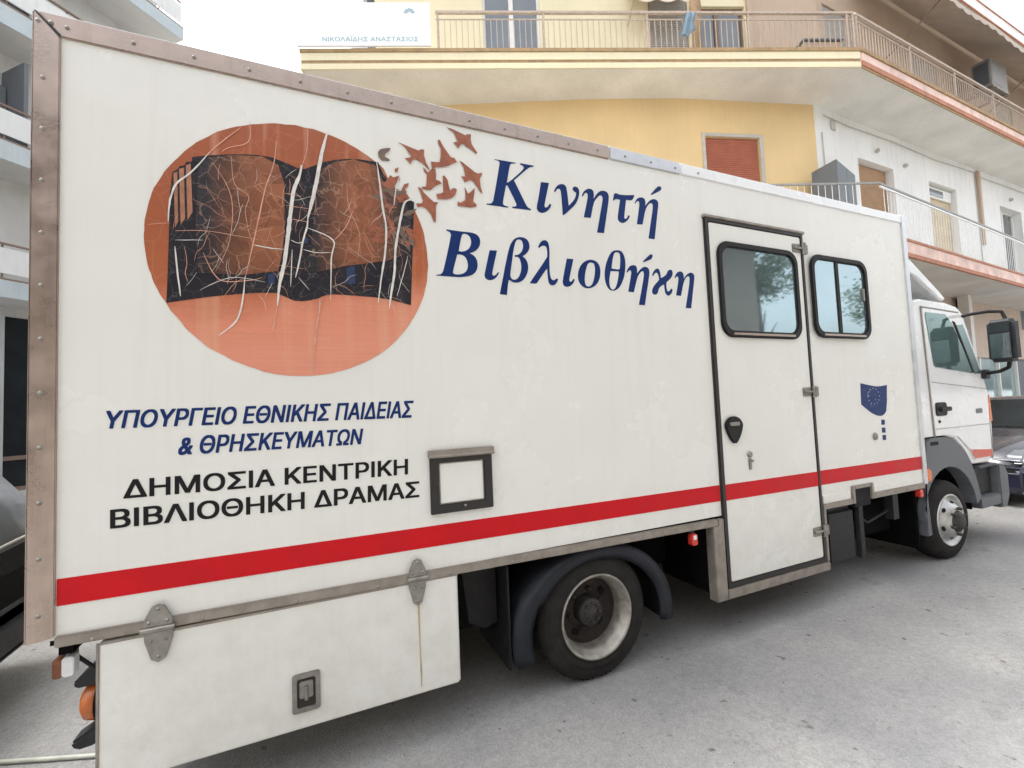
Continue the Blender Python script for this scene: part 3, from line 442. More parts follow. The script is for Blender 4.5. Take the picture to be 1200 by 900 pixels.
CRACKS = [[[(0.0043,3.0895),(-0.0017,2.9775),(-0.0268,2.8864)],0.00415,1],[[(-0.0267,2.8942),(-0.0372,2.8377),(-0.0629,2.7637),(-0.0781,2.6538),(-0.0904,2.5454),(-0.1083,2.4074),(-0.1296,2.3008),(-0.1401,2.1962)],0.01798,0],[[(-0.1399,2.211),(-0.1513,2.1366),(-0.1625,2.0701)],0.00553,1],[[(0.094,3.0899),(0.0659,2.975),(0.0422,2.8437),(0.0191,2.7299),(-0.0034,2.6333)],0.01798,0],[[(-0.0032,2.641),(-0.0083,2.5862),(-0.0258,2.5224),(-0.0483,2.3979),(-0.0627,2.336)],0.0083,0],[[(-0.0083,2.5862),(0.1077,2.5377),(0.0986,2.4425),(0.0918,2.2396)],0.00692,0],[[(-0.2815,3.0264),(-0.3563,2.9435),(-0.4049,2.8825)],0.00553,1],[[(-0.4025,2.8858),(-0.47,2.7837),(-0.5275,2.717),(-0.5501,2.6432),(-0.5581,2.5446)],0.0083,0],[[(-0.5339,2.4366),(-0.5252,2.3268),(-0.5144,2.2173)],0.00692,0],[[(-0.1334,2.9974),(-0.1482,2.8717),(-0.1823,2.7595),(-0.2097,2.6204),(-0.2366,2.4836),(-0.2696,2.3195)],0.00553,1],[[(-0.2695,2.3268),(-0.283,2.2029),(-0.3083,2.1157),(-0.3748,2.0498)],0.00692,0],[[(0.3278,2.9764),(0.3406,2.862),(0.3529,2.731),(0.3661,2.6333),(0.3578,2.5005),(0.3355,2.3676),(0.3167,2.2368)],0.01107,0],[[(0.5086,2.8011),(0.4667,2.7812),(0.4392,2.6761),(0.4107,2.5225),(0.4027,2.4059),(0.38,2.273),(0.3703,2.2073)],0.01245,0],[[(0.443,2.9215),(0.4213,2.8417),(0.4092,2.7558)],0.00553,0],[[(0.0525,2.2526),(0.0214,2.0679),(0.007,1.8793)],0.00692,1],[[(-0.2431,3.0652),(-0.2505,2.9654),(-0.3321,2.9189),(-0.3567,2.8949)],0.00415,1],[[(0.4746,2.4957),(0.4472,2.3931),(0.4117,2.275)],0.00415,0],[[(0.2064,2.7019),(0.1673,2.6083),(0.1149,2.5385)],0.00415,1],[[(-0.2367,2.4762),(-0.1729,2.4683),(-0.1075,2.4678)],0.00553,0],[[(0.1799,2.8513),(0.1846,2.7229),(0.2338,2.5844),(0.2236,2.4707)],0.00277,1],[[(-0.3201,2.8843),(-0.3088,2.7535),(-0.2532,2.7033),(-0.2665,2.6273),(-0.2489,2.5117)],0.00277,1],[[(-0.3932,2.841),(-0.3217,2.6927),(-0.3295,2.4877),(-0.3846,2.3388)],0.00277,1],[[(-0.5337,2.5061),(-0.4071,2.5188),(-0.211,2.5013)],0.00277,1],[[(-0.5338,2.4644),(-0.4309,2.4761)],0.00277,0],[[(-0.0266,2.4763),(0.0285,2.4667),(0.0992,2.4739)],0.00415,0],[[(-0.6325,2.5212),(-0.5504,2.5387)],0.00277,1],[[(0.3167,2.2368),(0.3146,2.1562),(0.2828,2.107)],0.00277,1],[[(-0.4437,2.2496),(-0.3248,2.3151),(-0.1878,2.3039)],0.00277,0],[[(-0.2003,2.325),(-0.2635,2.3055),(-0.373,2.3042),(-0.4312,2.4194)],0.00415,1],[[(-0.0801,2.5162),(-0.0466,2.5048),(-0.026,2.5147)],0.00415,0],[[(-0.0741,2.4713),(-0.0835,2.2892)],0.00415,0],[[(-0.0492,2.337),(-0.0025,2.2797)],0.00277,0],[[(-0.1036,2.7418),(-0.0292,2.7381)],0.00138,1],[[(-0.0978,2.6816),(0.0044,2.6809)],0.00138,1],[[(-0.0853,2.6192),(-0.0037,2.6146)],0.00138,1]]
TEXT = [('ΥΠΟΥΡΓΕΙΟ ΕΘΝΙΚΗΣ ΠΑΙΔΕΙΑΣ',[(-0.7669,1.6565),(0.4796,1.6431),(0.4824,1.7332),(-0.7671,1.7314)],0.2,'navy'),('& ΘΡΗΣΚΕΥΜΑΤΩΝ',[(-0.5264,1.531),(0.2274,1.5238),(0.2293,1.6024),(-0.5261,1.6124)],0.2,'navy'),('ΔΗΜΟΣΙΑ ΚΕΝΤΡΙΚΗ',[(-0.7116,1.3691),(0.4418,1.3549),(0.4442,1.4359),(-0.7117,1.4466)],0,'black'),('ΒΙΒΛΙΟΘΗΚΗ ΔΡΑΜΑΣ',[(-0.7531,1.2539),(0.4963,1.2335),(0.4989,1.3166),(-0.7534,1.3316)],0,'black')]
FLAG = [(4.3529,1.7582),(4.5125,1.733),(4.6142,1.7234),(4.7481,1.7362),(4.7154,1.5143),(4.6693,1.4705),(4.5892,1.4591),(4.4789,1.494),(4.409,1.5341),(4.3401,1.5737)]


# ------------------------------------------------------------------ ground
g = MB(); g.box(-300, 300, -300, 300, -.4, 0); structure(g.build('road', MT['asphalt']))
# pavement that runs under the balconies: kerb at y=4.9, follows the building round the corner
pv = MB(); pv.prism([(-1.2, 9.2), (8.6, 5.05), (40, 5.75), (40, 30), (-1.2, 30)], 0.004, .12, 2); structure(pv.build('pavement', MT['paving']))
kb = MB()
for (a, b) in (((-1.2, 9.2), (8.6, 5.05)), ((8.6, 5.05), (40, 5.75))):
    d = (Vector(b)-Vector(a)).normalized(); n = Vector((-d.y, d.x)); n = n if n.y > 0 else -n
    p = [Vector(a)-n*.15, Vector(b)-n*.15, Vector(b)-n*.003, Vector(a)-n*.003]
    kb.prism([tuple(q) for q in p], .004, .125, 2)
structure(kb.build('kerb', MT['kerb'], None, .012))
pv2 = MB(); pv2.box(-40, 60, -9.2, -4.2, .004, .13); structure(pv2.build('pavement_opposite', MT['paving']))


# ------------------------------------------------------------------ the mobile library truck
D = 2.345
T0 = (2.2, 3.5, 0)
truck = thing('library_truck', 'large white mobile library truck with a book picture and Greek lettering on its side', 'truck', T0)
def tp(mb, name, m, parent=truck, bevel=0, **k): return mb.build(name, MT[m], parent, bevel, T0, **k)

X0, X1, YB = -1.0, 5.262, 4.70
ZB, ZT = .845, 3.358
body = MB(); body.box(X0+.004, X1-.004, D+.006, YB-.004, ZB+.012, ZT-.012)
box_body = tp(body, 'box_body', 'paint')
# lower door housing of the box, where the entry door drops below the floor
dh = MB(); dh.box(2.54, 3.715, D+.012, D+.55, .31, ZB+.014); tp(dh, 'entry_step_housing', 'under', box_body)  # white housing given the black material to stand in for shade
# trims
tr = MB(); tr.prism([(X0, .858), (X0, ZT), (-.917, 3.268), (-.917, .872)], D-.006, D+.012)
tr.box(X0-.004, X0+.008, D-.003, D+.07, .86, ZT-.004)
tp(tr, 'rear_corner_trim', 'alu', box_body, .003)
jn = MB(); jn.add([(X0+.002, D-.0075, ZT-.002), (X0+.012, D-.0075, ZT-.004), (-.912, D-.0075, 3.272), (-.922, D-.0075, 3.266)], [(0, 1, 2, 3)])
tp(jn, 'mitre_joint', 'gasket', box_body)
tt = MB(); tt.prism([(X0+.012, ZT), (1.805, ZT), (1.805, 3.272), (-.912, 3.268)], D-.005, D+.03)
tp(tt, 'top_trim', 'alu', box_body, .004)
tt = MB(); tt.prism([(1.815, ZT), (2.415, ZT), (2.415, 3.276), (1.815, 3.273)], D-.006, D+.03); tp(tt, 'top_trim', 'alucool', box_body, .004)
tw = MB(); tw.prism([(2.421, ZT), (X1-.03, ZT+.004), (X1-.03, 3.285), (2.421, 3.277)], D-.004, D+.03)
tw.box(X0, X1, D+.012, D+.09, ZT-.006, ZT+.016)
tp(tw, 'painted_roof_edge', 'cabpaint', box_body, .006)
fc = MB(); fc.prism(rrect(5.195, X1, .80, ZT+.004, .012, 3), D-.008, D+.05); tp(fc, 'front_corner_trim', 'alucool', box_body, .01)
br = MB()
br.prism([(-.915, .872), (2.555, .842), (2.555, .795), (-.915, .832)], D-.012, D+.02)
br.prism([(3.72, .80), (4.10, .80), (4.10, .755), (3.72, .755)], D-.010, D+.02)
br.prism([(4.40, .815), (5.20, .815), (5.20, .765), (4.40, .765)], D-.010, D+.02)
br.prism([(4.10, .90), (4.135, .90), (4.135, .755), (4.10, .755)], D-.011, D+.02); br.prism([(4.365, .90), (4.40, .90), (4.40, .765), (4.365, .765)], D-.011, D+.02)
br.prism([(4.137, .90), (4.363, .90), (4.363, .872), (4.137, .872)], D-.011, D+.02)
tp(br, 'bottom_rail', 'rail', box_body, .004)
sk = MB(); sk.box(4.41, 5.19, D+.002, D+.05, .80, .862); sk.box(3.73, 4.09, D+.002, D+.05, .79, .862); tp(sk, 'lower_skirt', 'paint', box_body)
nk = MB(); nk.box(4.14, 4.36, D+.004, D+.05, .72, .871); tp(nk, 'recess', 'void', box_body)
def rivet(x, z, y=D-.006, r=.0085):
    rv = MB(); rv.lathe((x, y, z), [(r, 0), (r*.8, -.004), (0.0004, -.0055)], 10); tp(rv, 'rivet', 'steel', box_body)
for k in range(11): rivet(-.968+.0006*k, 3.08-.212*k, r=.009)
rivet(-.985, 3.315); rivet(-.945, 3.318)
for k in range(17): rivet(-.895+.222*k*.98, 3.312)
for k in range(10): rivet(-.80+.36*k, .852-.0032*k-.012, D-.012, .008)
for k in range(4): rivet(4.5+.2*k, .79, D-.010, .007)
# red stripe, interrupted by the entry door
def stx(x): f = (x+.925)/6.12; return 1.086-.030*f, .984-.045*f
st = MB()
for a, b in ((-.914, 2.606), (3.704, 5.192)):
    (t0, b0), (t1, b1) = stx(a), stx(b); st.prism([(a, b0), (b, b1), (b, t1), (a, t0)], D+.0035, D+.007)
tp(st, 'red_stripe', 'red', box_body)

# entry door
door = MB(); door.prism(rrect(2.648, 3.668, .392, 2.965, .02, 3), D-.006, D+.03)
door_o = tp(door, 'entry_door', 'paint', truck, .006)
(t0, b0), (t1, b1) = stx(2.65), stx(3.667); ds = MB(); ds.prism([(2.65, b0), (3.667, b1), (3.667, t1), (2.65, t0)], D-.0085, D-.004); tp(ds, 'door_stripe', 'red', door_o)
gk = MB(); ring(gk, [(2.61, .355), (3.70, .355), (3.70, 3.005), (2.61, 3.005)], [(2.652, .395), (3.664, .395), (3.664, 2.962), (2.652, 2.962)], D-.012, D+.015); tp(gk, 'door_gasket', 'gasket', door_o, .006)
ra = MB(); ra.prism([(2.60, 3.012), (3.715, 3.012), (3.715, 2.992), (2.60, 2.992)], D-.02, D+.01); tp(ra, 'rain_gutter', 'rail', door_o, .003)
fr = MB()
fr.prism([(2.507, .285), (2.607, .285), (2.607, .84), (2.56, .84), (2.56, .794), (2.507, .794)], D-.014, D+.06)
fr.prism([(2.609, .285), (3.735, .285), (3.735, .352), (2.609, .352)], D-.013, D+.06)
fr.prism([(3.704, .354), (3.735, .354), (3.735, .80), (3.704, .80)], D-.012, D+.06)
tp(fr, 'step_frame', 'rail', door_o, .004)
# hinges: knuckle plus two leaves
for z in (2.868, 1.70, .60):
    hg = MB(); hg.prism(rrect(3.56, 3.665, z-.035, z+.035, .01, 2), D-.013, D-.005); hg.prism(rrect(3.702, 3.745, z-.04, z+.04, .008, 2), D-.018, D-.002)
    hg.tube([(3.683, D-.022, z-.045), (3.683, D-.022, z+.045)], .017, 12)
    hg.tube([(3.57, D-.015, z), (3.72, D-.022, z)], .011, 8)
    tp(hg, 'hinge', 'steel', door_o, .002)
# handle: teardrop escutcheon with a paddle
td = [(2.762+.088*math.cos(R(a))*(1 if math.sin(R(a)) > 0 else (1-.35*abs(math.sin(R(a))))), 1.475+(.07 if math.sin(R(a)) > 0 else .125)*math.sin(R(a))) for a in range(0, 360, 15)]
hd = MB(); hd.prism(td, D-.03, D-.004); h_o = tp(hd, 'door_handle', 'rubber', door_o, .008)
pd = MB(); pd.prism(rrect(2.70, 2.80, 1.478, 1.505, .01, 3), D-.042, D-.03); tp(pd, 'paddle', 'steel', h_o, .003)
lk = MB(); lk.lathe((2.91, D-.006, 1.262), [(.022, 0), (.022, -.014), (.015, -.018), (.0004, -.018)], 16); lk.prism(rrect(2.898, 2.922, 1.15, 1.235, .006, 2), D-.016, D-.005); lk.prism(rrect(2.915, 2.945, 1.205, 1.22, .005, 2), D-.02, D-.005)
tp(lk, 'door_lock', 'steel', door_o, .002)
def side_window(x0, x1, z0, z1, par, name, split=None):
    o = rrect(x0, x1, z0, z1, .11, 7); i = rrect(x0+.045, x1-.045, z0+.05, z1-.045, .085, 7); i2 = rrect(x0+.018, x1-.018, z0+.018, z1-.018, .098, 7)
    rm = MB(); ring(rm, o, i, D-.028, D-.004); f = tp(rm, name, 'rubber', par, .007)
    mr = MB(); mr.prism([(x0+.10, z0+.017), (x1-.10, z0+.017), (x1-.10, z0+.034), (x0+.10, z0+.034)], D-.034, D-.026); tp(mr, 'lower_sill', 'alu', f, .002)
    if split:
        a = MB(); a.prism(rrect(x0+.03, split, z0+.03, z1-.03, .08, 7), D-.016, D-.008); tp(a, 'window_pane', 'glass', f)
        b = MB(); b.prism(rrect(split-.03, x1-.03, z0+.03, z1-.03, .08, 7), D-.011, D-.0065); tp(b, 'window_pane', 'glass', f)
        c = MB(); c.box(split-.022, split+.022, D-.024, D-.008, z0+.05, z1-.045); tp(c, 'sliding_bar', 'rubber', f, .004)
        k = MB(); k.prism(rrect(x1-.085, x1-.062, z0+.34, z0+.45, .008, 3), D-.026, D-.012); tp(k, 'window_catch', 'steel', f, .003)
    else:
        a = MB(); a.prism(rrect(x0+.03, x1-.03, z0+.03, z1-.03, .09, 7), D-.014, D-.0075); tp(a, 'window_pane', 'glass', f)
    return f
side_window(2.708, 3.592, 2.118, 2.832, door_o, 'door_window')
side_window(3.758, 4.532, 2.140, 2.838, truck, 'side_window', 4.10)

# service hatch
ht = MB(); ring(ht, [(.553, 1.137), (.898, 1.137), (.898, 1.43), (.553, 1.43)], [(.60, 1.182), (.851, 1.182), (.851, 1.40), (.60, 1.40)], D-.012, D+.006)
hatch = tp(ht, 'service_hatch', 'gasket', truck, .003)
hf = MB(); hf.box(.606, .845, D-.004, D+.006, 1.188, 1.396); tp(hf, 'hatch_flap', 'paint', hatch, .003)
hc = MB(); hc.box(.545, .908, D-.028, D+.004, 1.432, 1.468); hc.tube([(.545, D-.022, 1.436), (.908, D-.022, 1.436)], .010, 10); tp(hc, 'hatch_hinge_bar', 'rail', hatch, .003)
hk = MB(); hk.lathe((.737, D-.012, 1.166), [(.008, 0), (.008, -.006), (.0004, -.008)], 10); tp(hk, 'hatch_knob', 'steel', hatch)

# under-floor locker
lo = MB(); lo.box(-.788, .682, D-.004, D+.62, .262, .818)
locker = tp(lo, 'underfloor_locker', 'paint', truck, .010)
le = MB(); le.box(-.792, -.782, D-.0065, D-.002, .262, .818); le.box(-.780, .684, D-.0065, D-.002, .808, .820); tp(le, 'locker_edge_strip', 'rail', locker, .0015)
for hx in (-.59, .47):
    s = .050 if hx < 0 else .044
    h1 = MB(); h1.prism([(hx-s, .845), (hx-s*.95, .875), (hx-s*.45, .925), (hx, .933), (hx+s*.45, .925), (hx+s*.95, .875), (hx+s, .845)], D-.022, D-.012)
    h1.prism([(hx-s, .825), (hx+s, .825), (hx+s*.95, .79), (hx+s*.5, .715), (hx, .70), (hx-s*.5, .715), (hx-s*.95, .79)], D-.018, D-.004)
    h1.tube([(hx-s*1.15, D-.024, .835), (hx+s*1.15, D-.024, .835)], .012, 12)
    for q in ((hx-s*.6, .865), (hx+s*.6, .865), (hx, .915)): h1.lathe((q[0], D-.022, q[1]), [(.008, 0), (.007, -.004), (.0004, -.005)], 8)
    for q in ((hx-s*.5, .79), (hx+s*.5, .79), (hx, .725)): h1.lathe((q[0], D-.018, q[1]), [(.008, 0), (.007, -.004), (.0004, -.005)], 8)
    tp(h1, 'locker_hinge', 'steel', locker, .002)
rr_ = MB(); rr_.prism([(.468, .70), (.480, .70), (.478, .52), (.482, .36), (.479, .30), (.474, .30), (.472, .50)], D-.0052, D-.003); tp(rr_, 'rust_run', 'ruststain', locker)
lt = MB(); ring(lt, rrect(-.105, .012, .34, .51, .012, 3), rrect(-.085, -.008, .362, .488, .008, 3), D-.014, D-.003); latch = tp(lt, 'locker_latch', 'steel', locker, .003)
lp = MB(); lp.box(-.09, -.003, D-.006, D-.003, .357, .493); tp(lp, 'latch_pocket', 'rimdark', latch)
lq = MB(); lq.prism(rrect(-.075, -.018, .40, .475, .008, 3), D-.012, D-.005); lq.tube([(-.046, D-.014, .395), (-.046, D-.014, .455)], .009, 8); tp(lq, 'latch_lever', 'steel', latch, .002)

# marker lamps and rear-end fittings
def marker(x, z, wd, hgt, lens):
    a = MB(); a.box(x-wd*.35, x+wd*.35, D+.01, D+.03, z+hgt*.3, z+hgt*1.1); o = tp(a, 'marker_lamp', 'plastic', truck)
    b = MB(); b.prism(rrect(x-wd/2, x+wd/2, z-hgt/2, z+hgt/2, .012, 3), D-.012, D+.03); tp(b, 'lens', lens, o, .006)
marker(2.335, .735, .05, .075, 'lamp_r'); marker(5.13, .725, .055, .07, 'lamp_r')
cl = MB(); cl.box(2.322, 2.348, D-.016, D-.010, .737, .765); tp(cl, 'lens_highlight', 'lens_w', truck, .002)
rb = MB(); rb.box(-.945, -.90, 2.452, 2.50, .70, .83); rb_o = tp(rb, 'reflector_bracket', 'rail', truck)
a = MB(); a.prism(rrect(-.918, -.880, .69, .765, .01, 3), 2.40, 2.45); tp(a, 'reflector', 'lens_w', rb_o, .004)
a = MB(); a.prism(rrect(-.950, -.921, .685, .76, .008, 3), 2.41, 2.45); tp(a, 'reflector', 'rust', rb_o, .004)
a = MB(); a.box(-.93, -.885, 2.41, 2.60, .775, .835); tp(a, 'clamp', 'under', rb_o)
rl = MB(); rl.prism([(-.965, .565), (-.955, .54), (-.72, .545), (-.72, .74), (-.80, .72)], 2.62, 2.74); rl_o = tp(rl, 'rear_lamp_bracket', 'plastic', truck, .006)
a = MB(); a.lathe((-.90, 2.68, .455), [(.002, -.050), (.05, -.046), (.075, -.03), (.083, 0), (.083, .04), (.0004, .045)], 28, axis=0); tp(a, 'rear_lamp_lens', 'lamp_o_shade', rl_o)  # orange lens darkened so its colour holds the shadow at the tail
a = MB(); a.lathe((-.86, 2.68, .455), [(.0004, -.03), (.088, -.028), (.092, 0), (.088, .10), (.0004, .10)], 28, axis=0); tp(a, 'rear_lamp_housing', 'under', rl_o)
a = MB(); a.prism([(-.975, .315), (-.955, .28), (-.90, .285), (-.72, .36), (-.72, .44), (-.78, .42), (-.88, .37)], 2.62, 2.72); tp(a, 'rear_buffer', 'plastic', truck, .010)
cb = MB(); cb.tube([(-.93, 2.50, .80), (-.91, 2.50, .73), (-.86, 2.52, .66), (-.80, 2.56, .61), (-.74, 2.6, .60)], .008, 8); tp(cb, 'lamp_cable', 'rubber', truck)

# chassis, dark gear and added light-blocking boxes below the floor
ch = MB(); ch.box(-.90, 5.6, 2.98, 3.06, .56, .82); ch.box(-.90, 5.6, 3.98, 4.06, .56, .82)
for x in (-.7, .6, 2.5, 3.6, 4.9): ch.box(x, x+.08, 3.062, 3.978, .60, .80)
ch.box(-.95, 5.25, D+.05, YB-.05, .822, ZB+.01)
ch_o = tp(ch, 'chassis_frame', 'under', truck)
ax = MB(); ax.tube([(1.571, 2.55, .385), (1.571, 4.5, .385)], .06, 14); ax.lathe((1.571, 3.5, .40), [(.0004, -.16), (.12, -.12), (.19, 0), (.12, .12), (.0004, .16)], 20); tp(ax, 'rear_axle', 'under', truck)
fa = MB(); fa.tube([(5.761, 2.6, .36), (5.761, 4.45, .36)], .05, 12); tp(fa, 'front_axle', 'under', truck)
for bx in ((2.62, 3.60, D+.552, 3.3, .33, .80), (2.0, 2.45, 2.75, 2.95, .45, .80), (-.9, .95, 4.2, 4.62, .20, .80), (2.2, 4.4, 4.1, 4.62, .20, .80), (2.75, 4.2, 3.32, 3.95, .42, .70), (-.5, .9, 3.1, 3.9, .42, .74), (.97, 1.08, 2.95, 4.6, .22, .78), (2.10, 2.16, 2.75, 4.6, .22, .78), (.72, .95, 2.55, 2.9, .42, .80), (4.45, 5.15, 2.62, 3.0, .33, .74), (4.45, 5.3, 4.1, 4.6, .20, .80), (5.24, 5.28, D+.10, 4.55, .17, .80), (2.25, 2.5, 2.962, 4.0, .35, .7)):
    ub = MB(); ub.box(*bx); tp(ub, 'underfloor_gear_blocker', 'under', truck, .01)  # far-side and low boxes are added, unseen, to keep light from under the truck
ft = MB(); ft.box(3.79, 4.17, D+.03, D+.50, .275, .725); ft_o = tp(ft, 'battery_box', 'plastic', truck, .03, seg=3)
fs_ = MB(); fs_.box(4.205, 4.275, D+.02, D+.06, .285, .755); tp(fs_, 'battery_box_strap', 'plastic', ft_o, .008)
ab = MB(); ab.tube([(4.42, D+.25, .60), (5.0, D+.25, .60)], .10, 16); tp(ab, 'air_tank', 'under', truck)
bk = MB(); bk.box(4.78, 4.86, D+.05, D+.12, .52, .78); bk.tube([(4.3, D+.1, .62), (4.5, D+.12, .52), (4.8, D+.1, .60)], .012, 8); tp(bk, 'pipe_bracket', 'plastic', truck)

# wheels
def tyre_prof(Rr, r, wd):
    return [(r, 0), (r+.012, -.010), (r+.016, -.006), (r+.03, -.012), (r+.055, -.017), (r+.058, -.013), (r+.075, -.016), (Rr-.05, -.010), (Rr-.046, -.006), (Rr-.034, -.003), (Rr-.022, .004), (Rr-.004, .03), (Rr, .05), (Rr, wd-.05), (Rr-.02, wd-.004), (r+.04, wd+.004), (r, wd)]
def rear_wheel(x, y0):
    t = MB(); t.lathe((x, y0, .380), tyre_prof(.385, .246, .20), 72)
    for a in range(72):     # tread blocks on the shoulder
        th = R(a*5); c, s_ = math.cos(th), math.sin(th)
        q = [(.3805, .022), (.3805, .055), (.3875, .055), (.3875, .028)]
        vs = []
        for dt in (-.016, .016):
            c2, s2 = math.cos(th+dt), math.sin(th+dt); vs += [(x+r*c2, y0+h, .380+r*s2) for r, h in q]
        t.add(vs, [(0, 1, 2, 3), (7, 6, 5, 4), (0, 4, 5, 1), (1, 5, 6, 2), (2, 6, 7, 3), (3, 7, 4, 0)])
    t_o = tp(t, 'rear_wheel', 'tyre', truck)
    r1 = MB(); r1.lathe((x, y0, .380), [(.246, .010), (.254, -.016), (.248, -.022), (.238, -.014), (.228, .012), (.214, .03), (.206, .06), (.203, .10)], 64); tp(r1, 'rim', 'rimlip', t_o)
    r2 = MB(); r2.lathe((x, y0, .380), [(.203, .10), (.196, .135), (.165, .150), (.12, .140), (.105, .128), (.0004, .128)], 64)
    tp(r2, 'rim_disc', 'rimdark', t_o)
    hb = MB(); hb.lathe((x, y0, .380), [(.090, .128), (.086, .06), (.076, .045), (.0004, .045)], 32)
    for k in range(6):
        a = R(60*k+15); hb.lathe((x+.118*math.cos(a), y0+.140, .380+.118*math.sin(a)), [(.016, 0), (.016, -.028), (.0004, -.032)], 6)
    for k in range(8):
        a = R(45*k); hb.lathe((x+.055*math.cos(a), y0+.045, .380+.055*math.sin(a)), [(.009, 0), (.009, -.010), (.0004, -.012)], 6)
    tp(hb, 'wheel_hub', 'hub', t_o)
    ho = MB()
    for k in range(5):
        a = R(72*k+28); ho.lathe((x+.158*math.cos(a), y0+.1465, .380+.158*math.sin(a)), [(.029, .002), (.029, -.003), (.0004, -.003)], 18)
    tp(ho, 'hand_hole', 'void', t_o)
    return t_o
rear_wheel(1.571, D+.06)
t2 = MB(); t2.lathe((1.571, D+.30, .38), tyre_prof(.385, .246, .2), 48); tp(t2, 'inner_rear_tyre', 'tyre', truck)
t2 = MB(); t2.lathe((1.571, 4.15, .38), tyre_prof(.385, .246, .46), 48); tp(t2, 'far_rear_tyre', 'tyre', truck)
t2 = MB(); t2.lathe((5.761, 4.36, .38), tyre_prof(.385, .246, .2), 48); tp(t2, 'far_front_tyre', 'tyre', truck)
x, y0 = 5.761, D+.07
t = MB(); t.lathe((x, y0, .380), tyre_prof(.385, .246, .21), 72); fw = tp(t, 'front_wheel', 'tyre', truck)
r1 = MB(); r1.lathe((x, y0, .380), [(.246, .010), (.254, -.014), (.246, -.018), (.232, -.006), (.222, .022), (.205, .024), (.185, .0), (.145, -.052), (.128, -.062), (.0004, -.062)], 64); tp(r1, 'rim', 'rimsilver', fw)
hb = MB(); hb.lathe((x, y0, .380), [(.105, -.060), (.100, -.075), (.085, -.082), (.07, -.098), (.058, -.104), (.0004, -.104)], 32); 
for k in range(6):
    a = R(60*k+20); hb.lathe((x+.122*math.cos(a), y0-.060, .380+.122*math.sin(a)), [(.016, 0), (.016, -.034), (.0004, -.038)], 6)
tp(hb, 'wheel_hub', 'hub', fw)
ho = MB()
for k in range(6):
    a = R(60*k+20)
    c = Vector((x+.175*math.cos(a), y0-.016, .380+.175*math.sin(a))); nrm = Vector((math.cos(a)*.72, -.69, math.sin(a)*.72)); u = Vector((-math.sin(a), 0, math.cos(a))); v = nrm.cross(u)
    ho.add([c+nrm*.004+(u*math.cos(R(b))*.026+v*math.sin(R(b))*.016) for b in range(0, 360, 24)], [tuple(range(15))])
tp(ho, 'hand_hole', 'void', fw)

# rear mudguard: half hoop over the dual wheels
mg = MB(); cx, cz = 1.585, .335
prof = [(a, .56 if a < 150 else .575) for a in range(-10, 196, 6)]
sec = []
for a, rr in prof:
    c, s_ = math.cos(R(a)), math.sin(R(a)); sec.append([(cx+c*rr, D+.03, cz+s_*rr*.86), (cx+c*(rr-.07), D+.012, cz+s_*(rr-.07)*.86), (cx+c*(rr-.105), D+.03, cz+s_*(rr-.105)*.86), (cx+c*(rr-.07), D+.07, cz+s_*(rr-.07)*.86), (cx+c*(rr-.02), D+.58, cz+s_*(rr-.02)*.86), (cx+c*rr, D+.58, cz+s_*rr*.86)])
vs = [q for s_ in sec for q in s_]; m6 = 6; fs = [(i*m6+k, i*m6+(k+1) % m6, (i+1)*m6+(k+1) % m6, (i+1)*m6+k) for i in range(len(sec)-1) for k in range(m6)]
fs += [tuple(range(m6)), tuple(range((len(sec)-1)*m6, len(sec)*m6))]
mg.add(vs, fs, True); mgo = tp(mg, 'rear_mudguard', 'guard', truck)
mf = MB(); mf.box(.985, 1.0, D+.06, D+.56, .20, .78); mf.prism([(.76, .80), (.80, .45), (.90, .40), (.975, .42), (.975, .80)], D+.2, D+.24); tp(mf, 'mud_flap', 'rubber', mgo, .004)

# cab
yl, yr = D+.075, 4.58
def cabout():   # (x, z, bulge weight)
    return [(5.43, 1.20, 0), (5.43, 2.50, 0), (5.46, 2.57, 0), (5.60, 2.600, 0), (6.10, 2.585, 0), (6.30, 2.555, .3), (6.40, 2.49, .6), (6.56, 2.16, .9), (6.73, 1.82, 1), (6.815, 1.60, 1), (6.83, 1.25, 1), (6.80, .90, 1), (6.70, .86, .8), (6.32, .87, 0), (6.20, 1.02, 0), (6.02, 1.16, 0), (5.80, 1.205, 0)]
OUT = cabout(); cxm = sum(a[0] for a in OUT)/len(OUT); czm = sum(a[1] for a in OUT)/len(OUT)
stn = [(yl, .975, 0), (yl+.012, .99, .0), (yl+.04, 1, .01), (yl+.18, 1, .09), (yl+.5, 1, .17), (3.5, 1, .20), (yr-.5, 1, .17), (yr-.18, 1, .09), (yr-.04, 1, .01), (yr, .975, 0)]
def cabpt(k, st_):
    y, s_, bl = st_; a = OUT[k]; return ((a[0]-cxm)*s_+cxm+bl*a[2], y, (a[1]-czm)*s_+czm)
cbm = MB(); n = len(OUT); vs = [cabpt(k, s_) for s_ in stn for k in range(n)]
fs = [(i*n+k, i*n+(k+1) % n, (i+1)*n+(k+1) % n, (i+1)*n+k) for i in range(len(stn)-1) for k in range(n)]
cbm.add(vs, fs, False); cbm.add([cabpt(k, stn[0]) for k in range(n)], [tuple(range(n))]); cbm.add([cabpt(k, stn[-1]) for k in range(n)], [tuple(range(n-1, -1, -1))])
cab = tp(cbm, 'cab', 'cabpaint', truck)
ws = MB(); pts = []
for s_ in stn[3:8]:
    for k, f in ((6, .15), (7, 0), (8, -.05)):
        a = Vector(cabpt(k, s_)); pts.append(a+Vector((.012, 0, .006)) + Vector((0, 0, 0)))
ws.add(pts, [(i*3+k, i*3+k+1, (i+1)*3+k+1, (i+1)*3+k) for i in range(4) for k in range(2)], True); tp(ws, 'windscreen', 'darkglass', cab)
